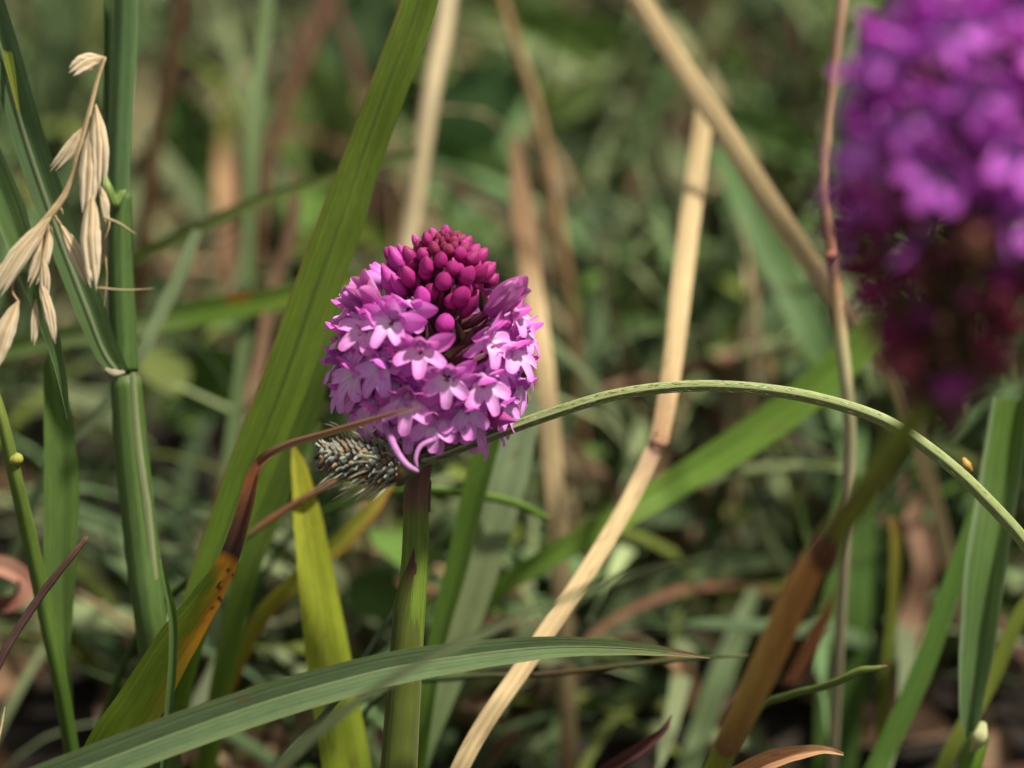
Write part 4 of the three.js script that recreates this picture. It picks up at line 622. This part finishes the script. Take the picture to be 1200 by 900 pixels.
  for (let i = 0; i < 52; i++) {                                       // withered pale filaments
    const t = 0.06 + 0.8 * pr(), pick = pr(), side = Zz.clone().multiplyScalar(-Math.sign(Zz.dot(FWD))), a = pick < 0.5 ? -Math.PI / 2 + (pr() - 0.35) * 1.5 : pick < 0.8 ? Math.PI / 2 + (pr() - 0.6) * 1.1 : (pr() - 0.5) * 1.8, n = Y.clone().multiplyScalar(Math.sin(a)).addScaledVector(side, Math.cos(a)), p = a0.clone().addScaledVector(X, L * t).addScaledVector(n, rad(t) * 0.85), len = (1.8 + 2.3 * pr()) * MM, q = p.clone().addScaledVector(X, len * 0.5).addScaledVector(n, len * 0.5), e = p.clone().addScaledVector(X, len * (0.85 + 0.25 * pr())).addScaledVector(n, len * (0.62 + 0.3 * pr())).addScaledVector(UP, -len * 0.1);
    mesh('filament', tube([p, q, e], [0.00008, 0.0001 + 0.00007 * pr(), 0.00003], [[0, [0.45, 0.44, 0.28]], [1, [0.72, 0.7, 0.48]]], { base, rows: 8, sides: 5 }), M.stem, plant);
  }
  for (const [x0, y0, x1, y1] of [[382, 533, 368, 538], [380, 545, 372, 549]]) mesh('scale', tube([at(x0, y0, 0.5405), at((x0 + x1) / 2, (y0 + y1) / 2 - 1, 0.5403), at(x1, y1, 0.5403)], [0.0005, 0.0005, 0.0001], [0.015, 0.014, 0.012], { base, rows: 8, sides: 7 }), M.stem, plant);
}

// ---------------------------------------------------------------- dry oat grass with hanging spikelets at the left
{
  const Z = 0.536, s0 = pxSize(Z), pts = [[124, 66, Z], [117, 84, Z], [108, 118, Z], [100, 150, Z], [92, 178, Z], [86, 205, Z], [76, 228, Z], [62, 248, Z], [40, 274, Z], [14, 304, Z], [-16, 336, Z], [-60, 420, Z], [-90, 600, Z]].map(([x, y, z]) => at(x, y, z));
  const last = pts[pts.length - 1], base = V(last.x - 0.01, -0.002, last.z), plant = group('oat_grass', base); pts.push(base.clone());
  tag(plant, 'dry straw coloured oat grass with drooping spikelets, left of the thick green shoot', 'oat grass');
  mesh('stem', tube(pts, [2.2, 2.6, 3.2, 3.6, 3.6, 3.8, 4.2, 5, 5.4, 5.6, 6, 6, 6, 6].map((k) => k * s0), (t, a) => mul(C.straw, 0.95 + 0.3 * nz(t * 40, a, 3)), { base, rows: 90 }), M.straw, plant);
  const ring = (label, a, b, w, bend = 0) => {                         // a spikelet: two boat-shaped glumes and a grain between
    const A = at(...a), B = at(...b), d = B.clone().sub(A), len = d.length(), side = d.clone().cross(FWD).normalize(), W = w * s0 * 0.44, mid = A.clone().addScaledVector(d, 0.45).addScaledVector(side, bend * s0);
    const grainMesh = mesh('spikelet', tube([A, A.clone().lerp(mid, 0.5), mid, mid.clone().lerp(B, 0.6), B], [W * 0.2, W * 0.62, W * 0.8, W * 0.5, W * 0.06], (t, q) => mul(mix([0.58, 0.43, 0.24], [0.68, 0.56, 0.37], t), 1 + 0.25 * Math.sin(q * 8) * 0.5 + 0.2 * nz(t * 8, q, w)), { base, rows: 22, sides: 12 }), M.straw, plant);
    for (const s of [-1, 1]) {
      const off = (t) => side.clone().multiplyScalar(s * W * (0.75 * Math.sin(Math.PI * t) + (0.5 + 0.4 * Math.sin(w * 3 + s)) * t * t)).addScaledVector(FWD, -W * 0.7 * Math.sin(Math.PI * t));
      const g = bladeGeo([0, 0.25, 0.5, 0.75, 0.92].map((t) => A.clone().addScaledVector(d, t).addScaledVector(side, bend * s0 * Math.sin(Math.PI * t)).add(off(t))), [W * 0.15, W * 0.65, W * 0.7, W * 0.42, W * 0.04], { base, rows: 20, cols: 6, fold: -0.7, power: 2, seed: w + s * 3, color: [[0, [0.66, 0.52, 0.32]], [1, [0.8, 0.7, 0.52]]], wave: 0.35 });
      mesh('glume', g, M.dry, grainMesh);
    }
  };
  ring('a', [122, 67, Z], [80, 86, Z - 0.002], 15, -3); ring('b', [112, 122, Z - 0.001], [116, 226, Z - 0.002], 15, 3); ring('b', [106, 150, Z - 0.001], [102, 258, Z - 0.002], 18, 2); ring('c', [98, 148, Z], [58, 202, Z], 11, 3); ring('d', [108, 226, Z - 0.002], [113, 342, Z - 0.003], 18, -3); ring('d', [118, 218, Z - 0.001], [124, 262, Z - 0.002], 8, 2);
  ring('e', [70, 262, Z], [107, 338, Z - 0.001], 13, 2); ring('f', [60, 254, Z - 0.001], [-10, 352, Z - 0.002], 17, -4); ring('g', [60, 262, Z + 0.001], [34, 338, Z], 15, 2); ring('h', [22, 352, Z - 0.001], [-6, 438, Z - 0.002], 18, -3); ring('i', [46, 326, Z], [65, 404, Z - 0.001], 10, 2); ring('j', [42, 350, Z + 0.001], [40, 406, Z], 7, 0); ring('k', [50, 300, Z], [52, 358, Z], 9, 2);
  const link = (list, w) => mesh('branch', tube(list.map(([x, y]) => at(x, y, Z)), w.map((k) => k * s0), [0.5, 0.34, 0.18], { base, rows: 18, sides: 6 }), M.straw, plant);
  link([[100, 150], [106, 180], [104, 220]], [2, 1.8, 1.5]); link([[62, 248], [66, 256], [72, 264]], [2, 1.6, 1.4]); link([[40, 274], [24, 310], [14, 340], [22, 354]], [2, 1.6, 1.6, 1.5]); link([[58, 262], [50, 300], [46, 328]], [2, 1.6, 1.5]);
  const awn = (list, w = 1) => mesh('awn', tube(list.map(([x, y, z]) => at(x, y, z || Z)), [w * s0, w * 0.8 * s0, w * 0.3 * s0], [0.5, 0.4, 0.22], { base, rows: 14, sides: 5 }), M.straw, plant);
  awn([[120, 254, Z - 0.003], [140, 262, Z - 0.003], [160, 275, Z - 0.003]], 1.7); awn([[112, 337, Z - 0.003], [146, 340, Z - 0.003], [182, 338, Z - 0.003]], 1.5); awn([[124, 300], [125, 330], [122, 362]], 1.1); awn([[122, 236], [128, 262], [122, 282]], 2); awn([[66, 238], [72, 246], [74, 252]], 1.6);
}
renderer.render(scene, camera);
